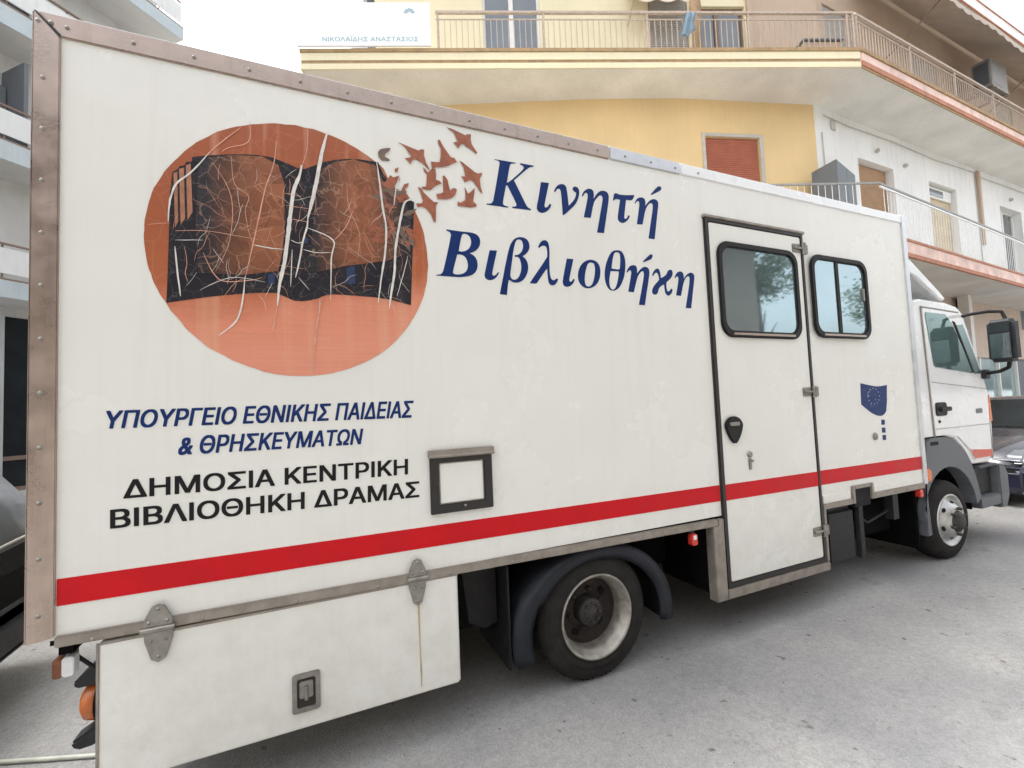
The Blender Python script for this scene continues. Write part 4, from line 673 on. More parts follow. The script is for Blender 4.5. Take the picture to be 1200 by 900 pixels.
# cab door: a raised panel over the side skin with its gaps
yd = yl-.004
dp = MB(); dp.prism([(5.635, 1.215), (5.585, 2.47), (5.60, 2.50), (6.30, 2.475), (6.365, 2.43), (6.70, 1.80), (6.755, 1.60), (6.735, .93), (6.36, .92), (6.24, 1.06), (6.06, 1.185), (5.86, 1.215)], yd-.008, yd+.01)
cdo = tp(dp, 'cab_door', 'cabpaint', cab, .004)
gp = MB(); 
for gi, q in enumerate(([(5.618, 1.20), (5.63, 1.20), (5.58, 2.50), (5.568, 2.50)], [(6.742, .91), (6.765, .91), (6.765, 1.32), (6.75, 1.32)], [(5.57, 2.515), (6.30, 2.49), (6.30, 2.478), (5.57, 2.503)])):
    gp = MB(); gp.prism(q, yd-.0065-.0004*gi, yd+.004); tp(gp, 'door_gap', 'rail', cdo)
cr = MB(); cr.prism([(5.64, 1.285), (6.73, 1.285), (6.73, 1.279), (5.64, 1.279)], yd-.0105, yd); cr.prism([(5.64, 1.755), (6.74, 1.665), (6.74, 1.659), (5.64, 1.749)], yd-.0105, yd); tp(cr, 'door_crease', 'rail', cdo)
wf = MB(); wf.prism([(5.705, 1.915), (5.625, 2.435), (5.64, 2.455), (6.01, 2.45), (6.12, 2.36), (6.31, 2.10), (6.465, 1.855), (6.45, 1.835), (5.74, 1.90)], yd-.0135, yd); wfo = tp(wf, 'cab_door_window', 'cabglass', cdo)
qf = MB(); qf.prism([(6.215, 2.345), (6.35, 2.355), (6.655, 1.83), (6.51, 1.83), (6.33, 2.13)], yd-.0135, yd); tp(qf, 'quarter_window', 'cabglass', cdo)
pb = MB(); pb.prism([(6.145, 2.385), (6.185, 2.375), (6.50, 1.845), (6.465, 1.838)], yd-.018, yd); tp(pb, 'window_post', 'rubber', cdo, .003)
hnd = MB(); hnd.prism(rrect(5.665, 5.865, 1.41, 1.545, .03, 4), yd-.02, yd-.006); hnd.prism(rrect(5.71, 5.90, 1.455, 1.50, .015, 3), yd-.045, yd-.02); tp(hnd, 'cab_door_handle', 'plastic', cdo, .006)
kh = MB(); kh.lathe((5.72, yd-.008, 1.355), [(.016, 0), (.014, -.008), (.0004, -.009)], 14); tp(kh, 'cab_door_lock', 'rubber', cdo)
mp_ = MB(); mp_.prism(rrect(6.47, 6.60, 1.405, 1.455, .008, 3), yd-.012, yd-.006); tp(mp_, 'model_plate', 'cabinet', cdo)
cs = MB(); cs.prism([(6.28, 1.035), (6.735, 1.005), (6.735, .935), (6.36, .935), (6.26, 1.05)], yd-.0105, yd-.004); tp(cs, 'cab_stripe', 'orange_red', cdo)
ind = MB(); ind.prism([(6.775, 1.30), (6.79, 1.60), (6.83, 1.60), (6.845, 1.30)], yl-.004, yl+.14); tp(ind, 'front_indicator', 'lamp_o', cab, .008)
# roof deflector: sloping white wing plate standing on the roof
dfm = MB(); dfm.prism([(5.47, 3.00), (5.52, 2.99), (5.80, 2.83), (6.06, 2.68), (6.12, 2.635), (6.10, 2.605), (6.02, 2.625), (5.78, 2.745), (5.60, 2.83), (5.47, 2.86)], yl+.02, yl+.06)
dfm.prism([(5.47, 2.60), (5.50, 2.60), (5.50, 2.87), (5.47, 2.87)], yl+.022, yl+.058)
dfl = tp(dfm, 'roof_deflector', 'cabpaint', cab, .008)
dft = MB(); dft.add([(5.48, yl+.062, 2.99), (6.10, yl+.062, 2.64), (6.16, 3.5, 2.68), (6.10, yr-.1, 2.64), (5.48, yr-.1, 2.99), (5.5, 3.5, 3.03)], [(0, 1, 2, 5), (5, 2, 3, 4)]); dft.add([(5.50, yl+.062, 2.965), (6.08, yl+.062, 2.62), (6.14, 3.5, 2.66), (6.08, yr-.1, 2.62), (5.50, yr-.1, 2.965), (5.52, 3.5, 3.0)], [(5, 2, 1, 0), (4, 3, 2, 5)]); tp(dft, 'deflector_plate', 'cabpaint', dfl, fixn=False)
# fender, arch lining, step and bumper
def arc(cx, cz, rx, rz, a0, a1, n=14): return [(cx+rx*math.cos(R(a0+(a1-a0)*k/n)), cz+rz*math.sin(R(a0+(a1-a0)*k/n))) for k in range(n+1)]
fn = MB()
inner = arc(5.80, .40, .505, .50, 168, 8)
outer = [(5.32, .42), (5.37, .70), (5.40, 1.00), (5.44, 1.19), (5.62, 1.205), (5.86, 1.19), (6.02, 1.13), (6.16, 1.03), (6.27, .88), (6.35, .70), (6.40, .52)]
m_ = min(len(inner), 15); oo = []
for k in range(len(inner)):
    f = k/(len(inner)-1)*(len(outer)-1); i = min(int(f), len(outer)-2); oo.append(tuple(Vector(outer[i]).lerp(Vector(outer[i+1]), f-i)))
vs = []
for y in (yl-.02, yl+.10): vs += [(a[0], y, a[1]) for a in oo] + [(a[0], y, a[1]) for a in inner]
L = len(inner); fs = []
for i in range(L-1):
    fs += [(i, i+1, L+i+1, L+i), (2*L+i, 3*L+i, 3*L+i+1, 2*L+i+1), (i, 2*L+i, 2*L+i+1, i+1), (L+i, L+i+1, 3*L+i+1, 3*L+i)]
fs += [(0, L, 3*L, 2*L), (L-1, 3*L-1, 4*L-1, 2*L-1)]
fn.add(vs, fs); fno = tp(fn, 'front_fender', 'fender', cab, .010)
ll = MB(); inn = arc(5.80, .40, .52, .515, 185, 0); l2 = arc(5.80, .40, .54, .535, 185, 0); vs = [(a[0], y, a[1]) for y in (yl+.04, yl+.7) for a in inn] + [(a[0], y, a[1]) for y in (yl+.04, yl+.7) for a in l2]
n = len(inn); ll.add(vs, [(i, i+1, n+i+1, n+i) for i in range(n-1)] + [(2*n+i, 3*n+i, 3*n+i+1, 2*n+i+1) for i in range(n-1)]); tp(ll, 'arch_lining', 'under', fno)
fv = MB(); fv.prism([(5.34, .28), (5.36, .95), (5.38, .95), (5.42, .28)], yl-.012, yl+.34); tp(fv, 'rear_fender_flap', 'fender', fno, .006)
sl_ = MB(); sl_.prism(rrect(5.50, 5.64, 1.13, 1.165, .012, 3), yl-.024, yl-.016); tp(sl_, 'fender_slot', 'void', fno)
mk = MB(); mk.prism(rrect(5.32, 5.43, .80, .92, .04, 4), yl-.045, yl-.015); tp(mk, 'fender_marker', 'lamp_o', fno, .008)
bp = MB(); bp.prism([(6.42, .78), (6.46, .83), (6.83, .84), (7.00, .80), (7.06, .70), (7.06, .46), (6.96, .36), (6.84, .36), (6.84, .50), (6.43, .50), (6.40, .60)], yl+.10, yl+.14)
bp.prism([(6.86, .84), (7.00, .815), (7.06, .72), (7.06, .48), (6.98, .36), (6.86, .36)], yl-.01, yl+.10); bp.prism([(6.40, .52), (6.86, .52), (6.86, .40), (6.42, .40)], yl-.01, yl+.30)
bp.prism([(6.46, .845), (6.86, .85), (6.86, .825), (6.46, .82)], yl-.012, yl+.10)
bp.prism([(6.86, .82), (7.12, .82), (7.18, .70), (7.18, .48), (7.08, .36), (6.86, .36)], yl+.142, yr-.05)
bpo = tp(bp, 'bumper_step', 'fender', cab, .014)
bs = MB(); bs.box(6.44, 6.84, yl+.06, yl+.095, .53, .81); tp(bs, 'step_recess', 'plastic', bpo)
gr = MB(); gr.box(6.90, 7.04, 2.85, 4.15, .90, 1.22); tp(gr, 'front_grille', 'plastic', cab, .01)
# mirror on two bent arms
ym = 2.15
ma = MB(); ma.tube([(6.37, yl+.02, 2.44), (6.42, 2.36, 2.46), (6.50, 2.25, 2.47), (6.56, 2.17, 2.455), (6.56, 2.15, 2.38), (6.55, ym, 2.30)], .017, 10); tp(ma, 'mirror_arm', 'rubber', cab)
ma = MB(); ma.tube([(6.70, yl+.02, 1.83), (6.70, 2.36, 1.83), (6.66, 2.26, 1.84), (6.60, 2.17, 1.875), (6.58, ym, 1.95)], .019, 10); mao = tp(ma, 'mirror_arm', 'rubber', cab)
mh = MB(); mh.prism(rrect(6.45, 6.60, 1.93, 2.37, .04, 4), 2.06, 2.27); mho = tp(mh, 'wing_mirror', 'plastic', cab, .035, seg=4)
mg_ = MB(); mg_.box(6.444, 6.452, 2.09, 2.24, 1.97, 2.22); tp(mg_, 'mirror_glass', 'chromeglass', mho)
mg2 = MB(); mg2.box(6.444, 6.452, 2.09, 2.24, 2.235, 2.34); tp(mg2, 'wide_angle_glass', 'darkglass', mho)
mb_ = MB(); mb_.prism(rrect(6.655, 6.76, 1.77, 1.87, .015, 3), yl-.05, yl-.002); tp(mb_, 'mirror_mount', 'plastic', cab, .008)
bw = MB(); bw.box(5.264, 5.33, 2.6, 4.5, .9, 3.2); tp(bw, 'bulkhead', 'plastic', truck)
# flag emblem, keyhole cover
fl = decal([chaikin(FLAG)], D+.0045); flo = tp(fl, 'flag_emblem', 'navy', box_body)
fk = MB()
for k in range(12):
    fk.lathe((4.53+.085*math.cos(R(30*k)), D+.0035, 1.64+.070*math.sin(R(30*k))), [(.006, 0), (.0003, -.0006)], 5)
for k in range(18):
    a = random.uniform(4.38, 4.68); z = random.uniform(1.54, 1.72)
    if z > 1.54+.12*max(0, (4.5-a)/.12): fk.lathe((a, D+.0035, z), [(random.uniform(.002, .005), 0), (.0003, -.0006)], 6)
tp(fk, 'emblem_stars', 'fleck', flo)
fb = MB()
for z in (1.405, 1.335, 1.27): fb.prism([(4.615, z-.021), (4.665, z-.023), (4.668, z+.021), (4.618, z+.024)], D+.0035, D+.007)
tp(fb, 'emblem_squares', 'navy', flo)
kc = MB(); kc.lathe((4.50, D+.004, 1.29), [(.034, 0), (.03, -.010), (.0004, -.013)], 20); tp(kc, 'filler_cap', 'rail', truck)

# picture: rust disc, open book, birds
Cx, Cz, Rr = -.032, 2.478, .612
dp = []
for k in range(180):
    a = 6.28318*k/180; r = Rr*(1+.008*noise.noise(Vector((math.cos(a)*3, math.sin(a)*3, 0)))+.006*noise.noise(Vector((math.cos(a)*14, math.sin(a)*14, 5))))
    if R(28) < a < R(50): r *= 1-.055*math.sin((a-R(28))/R(22)*math.pi)
    dp.append((Cx+r*math.cos(a), Cz+r*math.sin(a)))
disc = tp(decal([dp], D+.0048), 'picture_disc', 'disc', truck)
tp(decal([chaikin(BOOK)], D+.0034), 'open_book', 'bookdark', disc)
tp(decal([PAGE_L], D+.002), 'book_page', 'pageL', disc); tp(decal([PAGE_R], D+.002), 'book_page', 'pageR', disc)
mb = MB()
for s_ in STRIPS: mb.prism(s_, D+.0012, D+.0022)
tp(mb, 'page_edges', 'strip', disc)
mb = MB()
for s_ in BLUES: mb.prism(s_, D+.0008, D+.0018)
tp(mb, 'blue_accents', 'blueprint', disc)
def ribbon(mb, pts, wd, y):
    P = []
    for i in range(len(pts)-1):                     # Catmull-Rom, jittered a little like torn paint
        p0, p1, p2, p3 = [Vector(pts[max(0, min(len(pts)-1, i+j))]) for j in (-1, 0, 1, 2)]
        for k in range(5):
            t_ = k/5; P.append(.5*((2*p1)+(p2-p0)*t_+(2*p0-5*p1+4*p2-p3)*t_*t_+(3*p1-p0-3*p2+p3)*t_**3))
    P.append(Vector(pts[-1])); n = len(P); L_, R_ = [], []
    for i, q in enumerate(P):
        d = (P[min(i+1, n-1)]-P[max(i-1, 0)]).normalized(); nn = Vector((-d.y, d.x)); e = min(1, .35+3.0*min(i, n-1-i)/n)
        j = wd*.5*e*(1+.35*noise.noise(Vector((q.x*40, q.y*40, 3)))); q = q + nn*.0012*noise.noise(Vector((q.x*60, q.y*60, 9)))
        L_.append(q+nn*j); R_.append(q-nn*j)
    vs = [(a.x, y, a.y) for a in L_] + [(a.x, y, a.y) for a in R_]
    mb.add(vs, [(i, i+1, n+i+1, n+i) for i in range(n-1)])
cw, cp_ = MB(), MB()
for k, (pts, wd, kd) in enumerate(CRACKS): ribbon(cp_ if kd else cw, pts, max(wd*.9, .0026), D-.0002-.00004*k if not kd else D+.0006-.00004*k)
# fine stray cracks branching over the book
for k in range(95):
    x = random.uniform(-.56, .50); z = random.uniform(2.22, 2.88); a = random.uniform(0, 6.28); pts = [(x, z)]
    for j in range(random.randint(2, 4)):
        a += random.uniform(-.5, .5); x += math.cos(a)*.035; z += math.sin(a)*.04; pts.append((x, z))
    if all((q[0]-Cx)**2+(q[1]-Cz)**2 < .55**2 for q in pts): ribbon(cp_ if k % 3 else cw, pts, random.uniform(.0010, .0019), D+.0004-.00001*k)
tp(cw, 'white_cracks', 'crackw', disc, fixn=False); tp(cp_, 'pink_cracks', 'crackp', disc, fixn=False)
mb = MB()
for b in BIRDS:
    d_ = decal([b], D+.0012); mb.add(d_.v, d_.f)
tp(mb, 'flying_birds', 'rustprint', disc)
tp(decal([BIRD_GREY], D+.0012), 'grey_bird', 'greyprint', disc)
# leaf-like flakes on the right page where it breaks up into birds
fa_, fb_ = MB(), MB()
for k in range(70):
    x = random.uniform(.25, .50); z = random.uniform(2.55, 2.86)
    if (x-Cx)**2+(z-Cz)**2 > .60**2 or random.random() > (x-.15)/.3: continue
    a = random.uniform(-.6, 2.4); l = random.uniform(.018, .05); wd = l*.3; c, s_ = math.cos(a), math.sin(a)
    q = [(x+c*u-s_*v, z+s_*u+c*v) for u, v in ((-l, 0), (-l*.2, wd), (l, wd*.3), (l*.6, -wd*.2), (-l*.1, -wd))]
    (fa_ if k % 2 else fb_).prism(q, D+.0006-.000006*k, D+.0012)
tp(fa_, 'torn_flakes', 'rustprint', disc); tp(fb_, 'torn_flakes', 'greyprint', disc)
mb = MB()
for gl in GLYPHS:
    d_ = decal([chaikin(q) for q in gl], D+.0048); mb.add(d_.v, d_.f)
tp(mb, 'title_lettering', 'navy', truck)
for body_, quad, sh, colr in TEXT:
    tp(text_quad(body_, quad, sh, .030 if colr == 'navy' else .025, D+.0048), 'ministry_lettering' if colr == 'navy' else 'library_lettering', 'navy' if colr == 'navy' else 'black_v', truck)

# ------------------------------------------------------------------ corner apartment building
class Fr:
    """plan frame: origin o, e along the wall, n pointing into the building"""
    def __init__(s, o, e): s.o = Vector(o); s.e = Vector(e).normalized(); s.n = Vector((-s.e.y, s.e.x))
    def P(s, a, off, z): q = s.o+s.e*a+s.n*off; return (q.x, q.y, z)
    def box(s, mb, a0, a1, o0, o1, z0, z1):
        return mb.hexa([s.P(a0, o0, z0), s.P(a1, o0, z0), s.P(a1, o1, z0), s.P(a0, o1, z0), s.P(a0, o0, z1), s.P(a1, o0, z1), s.P(a1, o1, z1), s.P(a0, o1, z1)])
    def wall(s, mb, a0, a1, off, z0, z1, ops=(), th=.25):
        """solid wall with rectangular openings: split into butted blocks"""
        xs = sorted({a0, a1} | {o[0] for o in ops} | {o[1] for o in ops})
        for i in range(len(xs)-1):
            l, r_ = xs[i], xs[i+1]; cut = sorted((o[2], o[3]) for o in ops if o[0] <= l+1e-6 and o[1] >= r_-1e-6); z = z0
            for c0, c1 in cut:
                if c0 > z+1e-4: s.box(mb, l, r_, off, off+th, z, c0)
                z = c1
            if z < z1-1e-4: s.box(mb, l, r_, off, off+th, z, z1)
        return mb
B0 = (9.5, 6.0, 0)
bld = thing('corner_apartment_building', 'yellow and white apartment building on the street corner behind the truck', 'building', B0)
def bp_(mb, name, m, parent=bld, bevel=0, **k): return mb.build(name, MT[m], parent, bevel, B0, **k)
FA = Fr((0, 8.38), (9.53, -3.68))                    # facade of the chamfered corner, slab edge on its axis
W0, W1 = Vector((9.53, 4.70)), Vector((28, 5.10))
WI = Fr(W0, W1-W0)                                   # street wing, slab edge on its axis
# lower storey plan of the wing swings back slightly
WL = Fr((9.60, 4.55), (18, 1.42))
ZS0, ZS1 = 7.757, 8.122
def shutter(f, a0, a1, off, z0, z1, m, parent, name='roller_shutter'):
    mb = MB(); z = z0; h = .045
    while z < z1-.01:
        t_ = min(z+h, z1); q = [(off, z), (off-.009, z+.006), (off-.009, t_-.012), (off, t_-.002), (off+.02, t_-.002), (off+.02, z)]
        vs = [f.P(a0, o_, zz) for o_, zz in q] + [f.P(a1, o_, zz) for o_, zz in q]; n_ = 6
        mb.add(vs, [tuple(range(n_)), tuple(range(2*n_-1, n_-1, -1))] + [(i, (i+1) % n_, n_+(i+1) % n_, n_+i) for i in range(n_)]); z += h
    return bp_(mb, name, m, parent)
def window(f, a0, a1, off, z0, z1, fm='frame_w', shut=None, drop=0., mull=True, depth=.16, surround=None, pane='houseglass', name='window'):
    """frame set back in its opening, glass, optional roller shutter let down by `drop` of its height, sill"""
    mb = MB(); d = off+depth; t_ = .055
    f.box(mb, a0, a1, d-.03, d+.04, z0, z0+t_); f.box(mb, a0, a1, d-.03, d+.04, z1-t_, z1)
    f.box(mb, a0, a0+t_, d-.03, d+.04, z0+t_, z1-t_); f.box(mb, a1-t_, a1, d-.03, d+.04, z0+t_, z1-t_)
    if mull: c = (a0+a1)/2; f.box(mb, c-.045, c+.045, d-.028, d+.04, z0+t_, z1-t_)
    fo = bp_(mb, name, fm, bld)
    g_ = MB(); f.box(g_, a0+.02, a1-.02, d+.005, d+.02, z0+.02, z1-.02); bp_(g_, 'pane', pane, fo)
    if shut: shutter(f, a0+.03, a1-.03, d-.06, z1-(z1-z0)*drop, z1-.01, shut, fo)
    if surround:
        s_ = MB(); w_ = .09
        f.box(s_, a0-w_, a0-.002, off-.025, off+.04, z0-w_, z1+w_); f.box(s_, a1+.002, a1+w_, off-.025, off+.04, z0-w_, z1+w_); f.box(s_, a0-.002, a1+.002, off-.026, off+.04, z1+.002, z1+w_)
        bp_(s_, 'surround', surround, fo)
    return fo

# first storey: yellow chamfer wall (slightly bent in plan) and white wing wall
ypts = [(-.3, 9.68), (2.6, 8.37), (5.2, 7.22), (6.9, 6.56), (9.74, 5.72)]
yw = MB(); yf = []
for i in range(4):
    a, b = Vector(ypts[i]), Vector(ypts[i+1]); f = Fr(a, b-a); yf.append(f); L_ = (b-a).length
    ops = [(.47, 1.66, 5.0, 6.98)] if i == 3 else []
    f.wall(yw, 0, L_+(.003 if i < 3 else 0), 0, 0, ZS0-.001, ops)
bp_(yw, 'yellow_corner_wall', 'yellow')
window(yf[3], .47, 1.66, 0, 5.0, 6.98, 'reveal', 'shut_red', .995, False, .10, None, name='yellow_wall_window')
sr = MB(); yf[3].box(sr, .40, .466, -.02, .05, 4.95, 7.05); yf[3].box(sr, 1.664, 1.74, -.02, .05, 4.95, 7.05); yf[3].box(sr, .466, 1.664, -.021, .05, 6.984, 7.05); bp_(sr, 'window_surround', 'reveal')
WW = Fr((9.742, 5.722), (18.2, .36))
ww = MB(); ops = [(1.50, 2.95, 4.55, 6.93), (4.58, 6.00, 4.55, 6.95), (8.60, 10.05, 4.55, 6.93), (13.0, 14.4, 4.55, 6.93)]
WW.wall(ww, .004, 18.2, 0, 4.30, ZS0-.001, ops, .30); bp_(ww, 'white_wing_wall', 'white')
window(WW, 1.50, 2.95, 0, 4.55, 6.93, 'frame_w', 'shut_brown', .62, False, .22, name='balcony_door')
window(WW, 4.58, 6.00, 0, 4.55, 6.95, 'frame_w', 'shut_cream', .93, False, .22, name='balcony_door')
window(WW, 8.60, 10.05, 0, 4.55, 6.93, 'frame_w', None, 0, True, .22, name='balcony_door')
window(WW, 13.0, 14.4, 0, 4.55, 6.93, 'frame_w', 'shut_brown', .7, False, .22, name='balcony_door')
tb = MB(); WW.box(tb, 4.62, 5.96, .10, .14, 6.62, 6.90); bp_(tb, 'transom_light', 'frame_w'); tb = MB(); WW.box(tb, 4.80, 5.50, .085, .105, 6.68, 6.84); bp_(tb, 'transom_pane', 'houseglass')
vn = MB(); WW.box(vn, .55, .70, -.03, .02, 7.35, 7.55); bp_(vn, 'wall_vent', 'reveal')
for s_, z in ((2.25, 7.22), (3.45, 7.1), (9.3, 7.2)):
    lm = MB(); WW.box(lm, s_-.04, s_+.04, -.08, .0, z-.04, z+.04); bp_(lm, 'wall_lamp', 'reveal', bld, .012)
pp = MB(); WW.box(pp, 7.2, 7.36, -.06, .0, 5.6, 7.70); bp_(pp, 'drain_pipe', 'tan', bld, .02)
for pts in ([WW.P(.3, -.02, 7.60), WW.P(1.2, -.02, 7.56), WW.P(3.0, -.02, 7.60), WW.P(5.0, -.02, 7.55), WW.P(7.1, -.02, 7.62), WW.P(7.12, -.02, 5.0)], [WW.P(7.5, -.02, 7.55), WW.P(10, -.02, 7.58), WW.P(14, -.02, 7.52)], [WW.P(.2, -.02, 7.2), WW.P(.22, -.02, 6.4), WW.P(.2, -.02, 5.2)]):
    cbl = MB(); cbl.tube(pts, .011, 6); bp_(cbl, 'wall_cable', 'reveal')
# first-storey slab edge and railing of the wing
ls = MB(); ls.prism([(-1.2, 8.95), (9.62, 4.56), (27.5, 5.98), (27.5, 7.2), (-1.2, 11.0)], 4.20, 4.50, 2); bp_(ls, 'balcony_slab', 'soffit')
lf = MB(); WL.box(lf, -.02, 18, -.035, 0, 4.27, 4.49); FA.box(lf, -1.0, 9.95, -.20, -.165, 4.27, 4.49); bp_(lf, 'slab_fascia', 'pink')
lf = MB(); WL.box(lf, -.02, 18, -.05, 0, 4.492, 4.535); WL.box(lf, -.02, 18, -.045, 0, 4.19, 4.268); bp_(lf, 'slab_fascia_band', 'terracotta')
lr = MB(); WL.box(lr, -.02, 17.8, .02, .05, 5.47, 5.50); FA.box(lr, -1.0, 10.31, -.12, -.09, 5.473, 5.503); bp_(lr, 'lower_handrail', 'railgrey')
lr = MB(); k = .1
while k < 17.8: WL.box(lr, k, k+.007, .03, .037, 4.53, 5.418); k += .13
k = -.9
while k < 9.9: FA.box(lr, k, k+.007, -.112, -.105, 4.50, 5.46); k += .13
WL.box(lr, -.02, 17.8, .024, .05, 5.42, 5.45); bp_(lr, 'lower_railing', 'railwhite')
# second-storey slab
us = MB(); us.prism([tuple(FA.P(-.05, 0, 0)[:2]), tuple(W0), tuple(W1), (28, 9), (2, 12), (.6, 9.6)], ZS0, ZS1-.012, 2); bp_(us, 'balcony_slab', 'soffit')
ff = MB(); FA.box(ff, -.06, 10.20, -.030, -.001, 7.765, 7.865); FA.box(ff, -.06, 10.20, -.030, -.001, 7.925, 8.065)
FA.box(ff, -.085, -.06, -.03, 1.2, 7.765, 8.065); bp_(ff, 'slab_fascia', 'cream')
ff = MB(); FA.box(ff, -.06, 10.205, -.018, -.001, 7.866, 7.924); FA.box(ff, -.09, 10.22, -.05, .1, 8.068, 8.128); bp_(ff, 'slab_lip', 'brownlip')
wf_ = MB(); WI.box(wf_, .022, 18.4, -.030, -.001, 7.90, 8.055); bp_(wf_, 'slab_fascia', 'pink')
wf_ = MB(); WI.box(wf_, .012, 18.4, -.036, -.001, 7.80, 7.898); bp_(wf_, 'slab_fascia_band', 'terracotta')
wf_ = MB(); WI.box(wf_, .022, 18.4, -.055, .10, 8.06, 8.125); WI.box(wf_, .012, 18.4, -.02, -.001, 7.757, 7.798); bp_(wf_, 'slab_lip', 'brownlip')
# railings
def railing(f, a0, a1, m, off=.05, step=.105):
    mb = MB()
    f.box(mb, a0, a1, off-.02, off+.03, 8.865, 8.905); f.box(mb, a0, a1, off-.006, off+.012, 8.745, 8.762); f.box(mb, a0, a1, off-.006, off+.012, 8.165, 8.185)
    k = a0+.05
    while k < a1: f.box(mb, k, k+.013, off-.003, off+.010, 8.185, 8.745); k += step
    k = a0+.02
    while k < a1: f.box(mb, k, k+.035, off-.012, off+.02, 8.128, 8.865); k += 1.93
    f.box(mb, a1-.035, a1, off-.012, off+.02, 8.128, 8.865)
    return bp_(mb, 'balcony_railing', m)
railing(FA, 2.3, 10.19, 'railmetal'); railing(WI, .035, 18.3, 'railmetal', .053)
# second-storey walls
uw = MB(); FA.wall(uw, 1.0, 8.72, 1.0, 8.122, 11.40, [(3.17, 4.35, 8.14, 10.35), (6.62, 7.45, 8.14, 10.3), (7.52, 8.68, 8.14, 9.90)]); bp_(uw, 'cream_upper_wall', 'cream')
uw = MB(); FA.wall(uw, 8.722, 10.25, 1.0, 8.122, 11.40); FA.box(uw, 8.71, 8.80, .93, .998, 8.122, 11.4); bp_(uw, 'tan_upper_wall', 'tan')
window(FA, 3.17, 4.35, 1.0, 8.14, 10.35, 'frame_w', None, 0, True, .10, name='balcony_door')
window(FA, 6.62, 7.45, 1.0, 8.14, 10.30, 'frame_w', 'shut_grey', .98, False, .08, name='balcony_door')
window(FA, 7.52, 8.68, 1.0, 8.14, 9.90, 'frame_b', None, 0, True, .10, name='balcony_door')
UW = Fr(FA.P(10.25, 1.0, 0)[:2], W1-W0)
uv = MB(); UW.wall(uv, 0.004, 17, .15, 8.122, 11.40, [(.5, 1.7, 8.14, 10.3), (4.3, 5.5, 8.14, 10.3), (9, 10.2, 8.14, 10.3)]); bp_(uv, 'wing_upper_wall', 'tan')
for s_ in (.5, 4.3, 9): window(UW, s_, s_+1.2, .15, 8.14, 10.3, 'frame_b', 'shut_grey', .4, True, .10, name='balcony_door')
# third-storey slab over it, roof block and inner core
ts = MB(); ts.prism([tuple(FA.P(.2, .25, 0)[:2]), (9.6, 5.05), (28, 5.45), (28, 9), (2, 12), (.8, 9.6)], 11.402, 11.70, 2); bp_(ts, 'balcony_slab', 'soffit')
tf = MB(); WI.box(tf, .1, 18.4, .33, .35, 11.40, 11.70); bp_(tf, 'slab_fascia', 'white'); tf = MB(); WI.box(tf, .1, 18.4, .31, .36, 11.702, 11.73); WI.box(tf, .1, 18.4, .315, .35, 11.372, 11.398); bp_(tf, 'slab_fascia_band', 'terracotta')
co = MB(); co.prism([(1.3, 10.2), (7.0, 7.4), (10.3, 6.55), (28, 6.9), (28, 16), (1.3, 16)], .12, 13.0, 2); bp_(co, 'inner_core', 'lb_dark')
# ground floor of the wing
GW = Fr((9.9, 5.36), (18, 1.46))
gf = MB(); GW.box(gf, .004, 18, .45, .75, 3.55, 4.198); bp_(gf, 'shop_lintel', 'stone')
gf = MB(); GW.box(gf, .004, 5.35, .50, .75, .12, 3.548); bp_(gf, 'shop_wall', 'stone')
gf = MB(); GW.box(gf, 5.9, 6.35, .30, .70, .12, 3.548); bp_(gf, 'brown_pier', 'brownstone')
gf = MB(); GW.box(gf, 6.42, 6.62, .12, .35, .12, 4.198); bp_(gf, 'pale_pillar', 'pale_pier')
gf = MB(); GW.box(gf, 7.05, 7.30, .30, .6, .12, 4.198); bp_(gf, 'pale_pillar', 'pale_pier')
gf = MB(); GW.box(gf, 5.352, 5.898, .62, .70, .12, 3.548); bp_(gf, 'shop_door', 'frame_b')
gf = MB(); GW.box(gf, 7.32, 17.9, .50, .54, .12, 2.55); bp_(gf, 'shop_window', 'shopglass')
gf = MB(); GW.box(gf, 7.32, 17.9, .40, .49, 2.55, 3.54); bp_(gf, 'shop_sign_band', 'stone')
for s_ in (7.9, 9.4, 11, 12.6): 
    gf = MB(); GW.box(gf, s_, s_+.08, .42, .498, .12, 2.548); bp_(gf, 'shop_mullion', 'frame_w')
gf = MB(); GW.box(gf, 6.64, 6.74, .36, .45, .12, 4.19); bp_(gf, 'drain_pipe', 'plastic', bld, .02)

# things fixed to or standing on the building
AC = (17.2, 5.55, 9.9)
ac = thing('air_conditioner', 'grey outdoor air conditioner on a bracket above the upper right balcony', 'air conditioner', AC)
fx = Fr((16.35, 5.12), W1-W0)
a = MB(); fx.box(a, 0, 1.0, .05, .42, 9.55, 10.30); a.build('casing', MT['ac_w'], ac, .02, AC)
a = MB(); fx.box(a, -.006, .0, .09, .38, 9.62, 10.22); a.build('shaded_end_grille', MT['ac_d'], ac, 0, AC)  # dark sheet paints the shade on this end of the casing
a = MB(); fx.box(a, .08, .70, .044, .05, 9.64, 10.20); a.build('fan_grille', MT['ac_w'], ac, 0, AC)
a = MB(); fx.box(a, .1, .15, .0, .62, 9.47, 9.52); fx.box(a, .82, .87, .0, .62, 9.47, 9.52); fx.box(a, .0, .95, .02, .06, 9.50, 9.545); a.build('bracket', MT['rail'], ac, 0, AC)
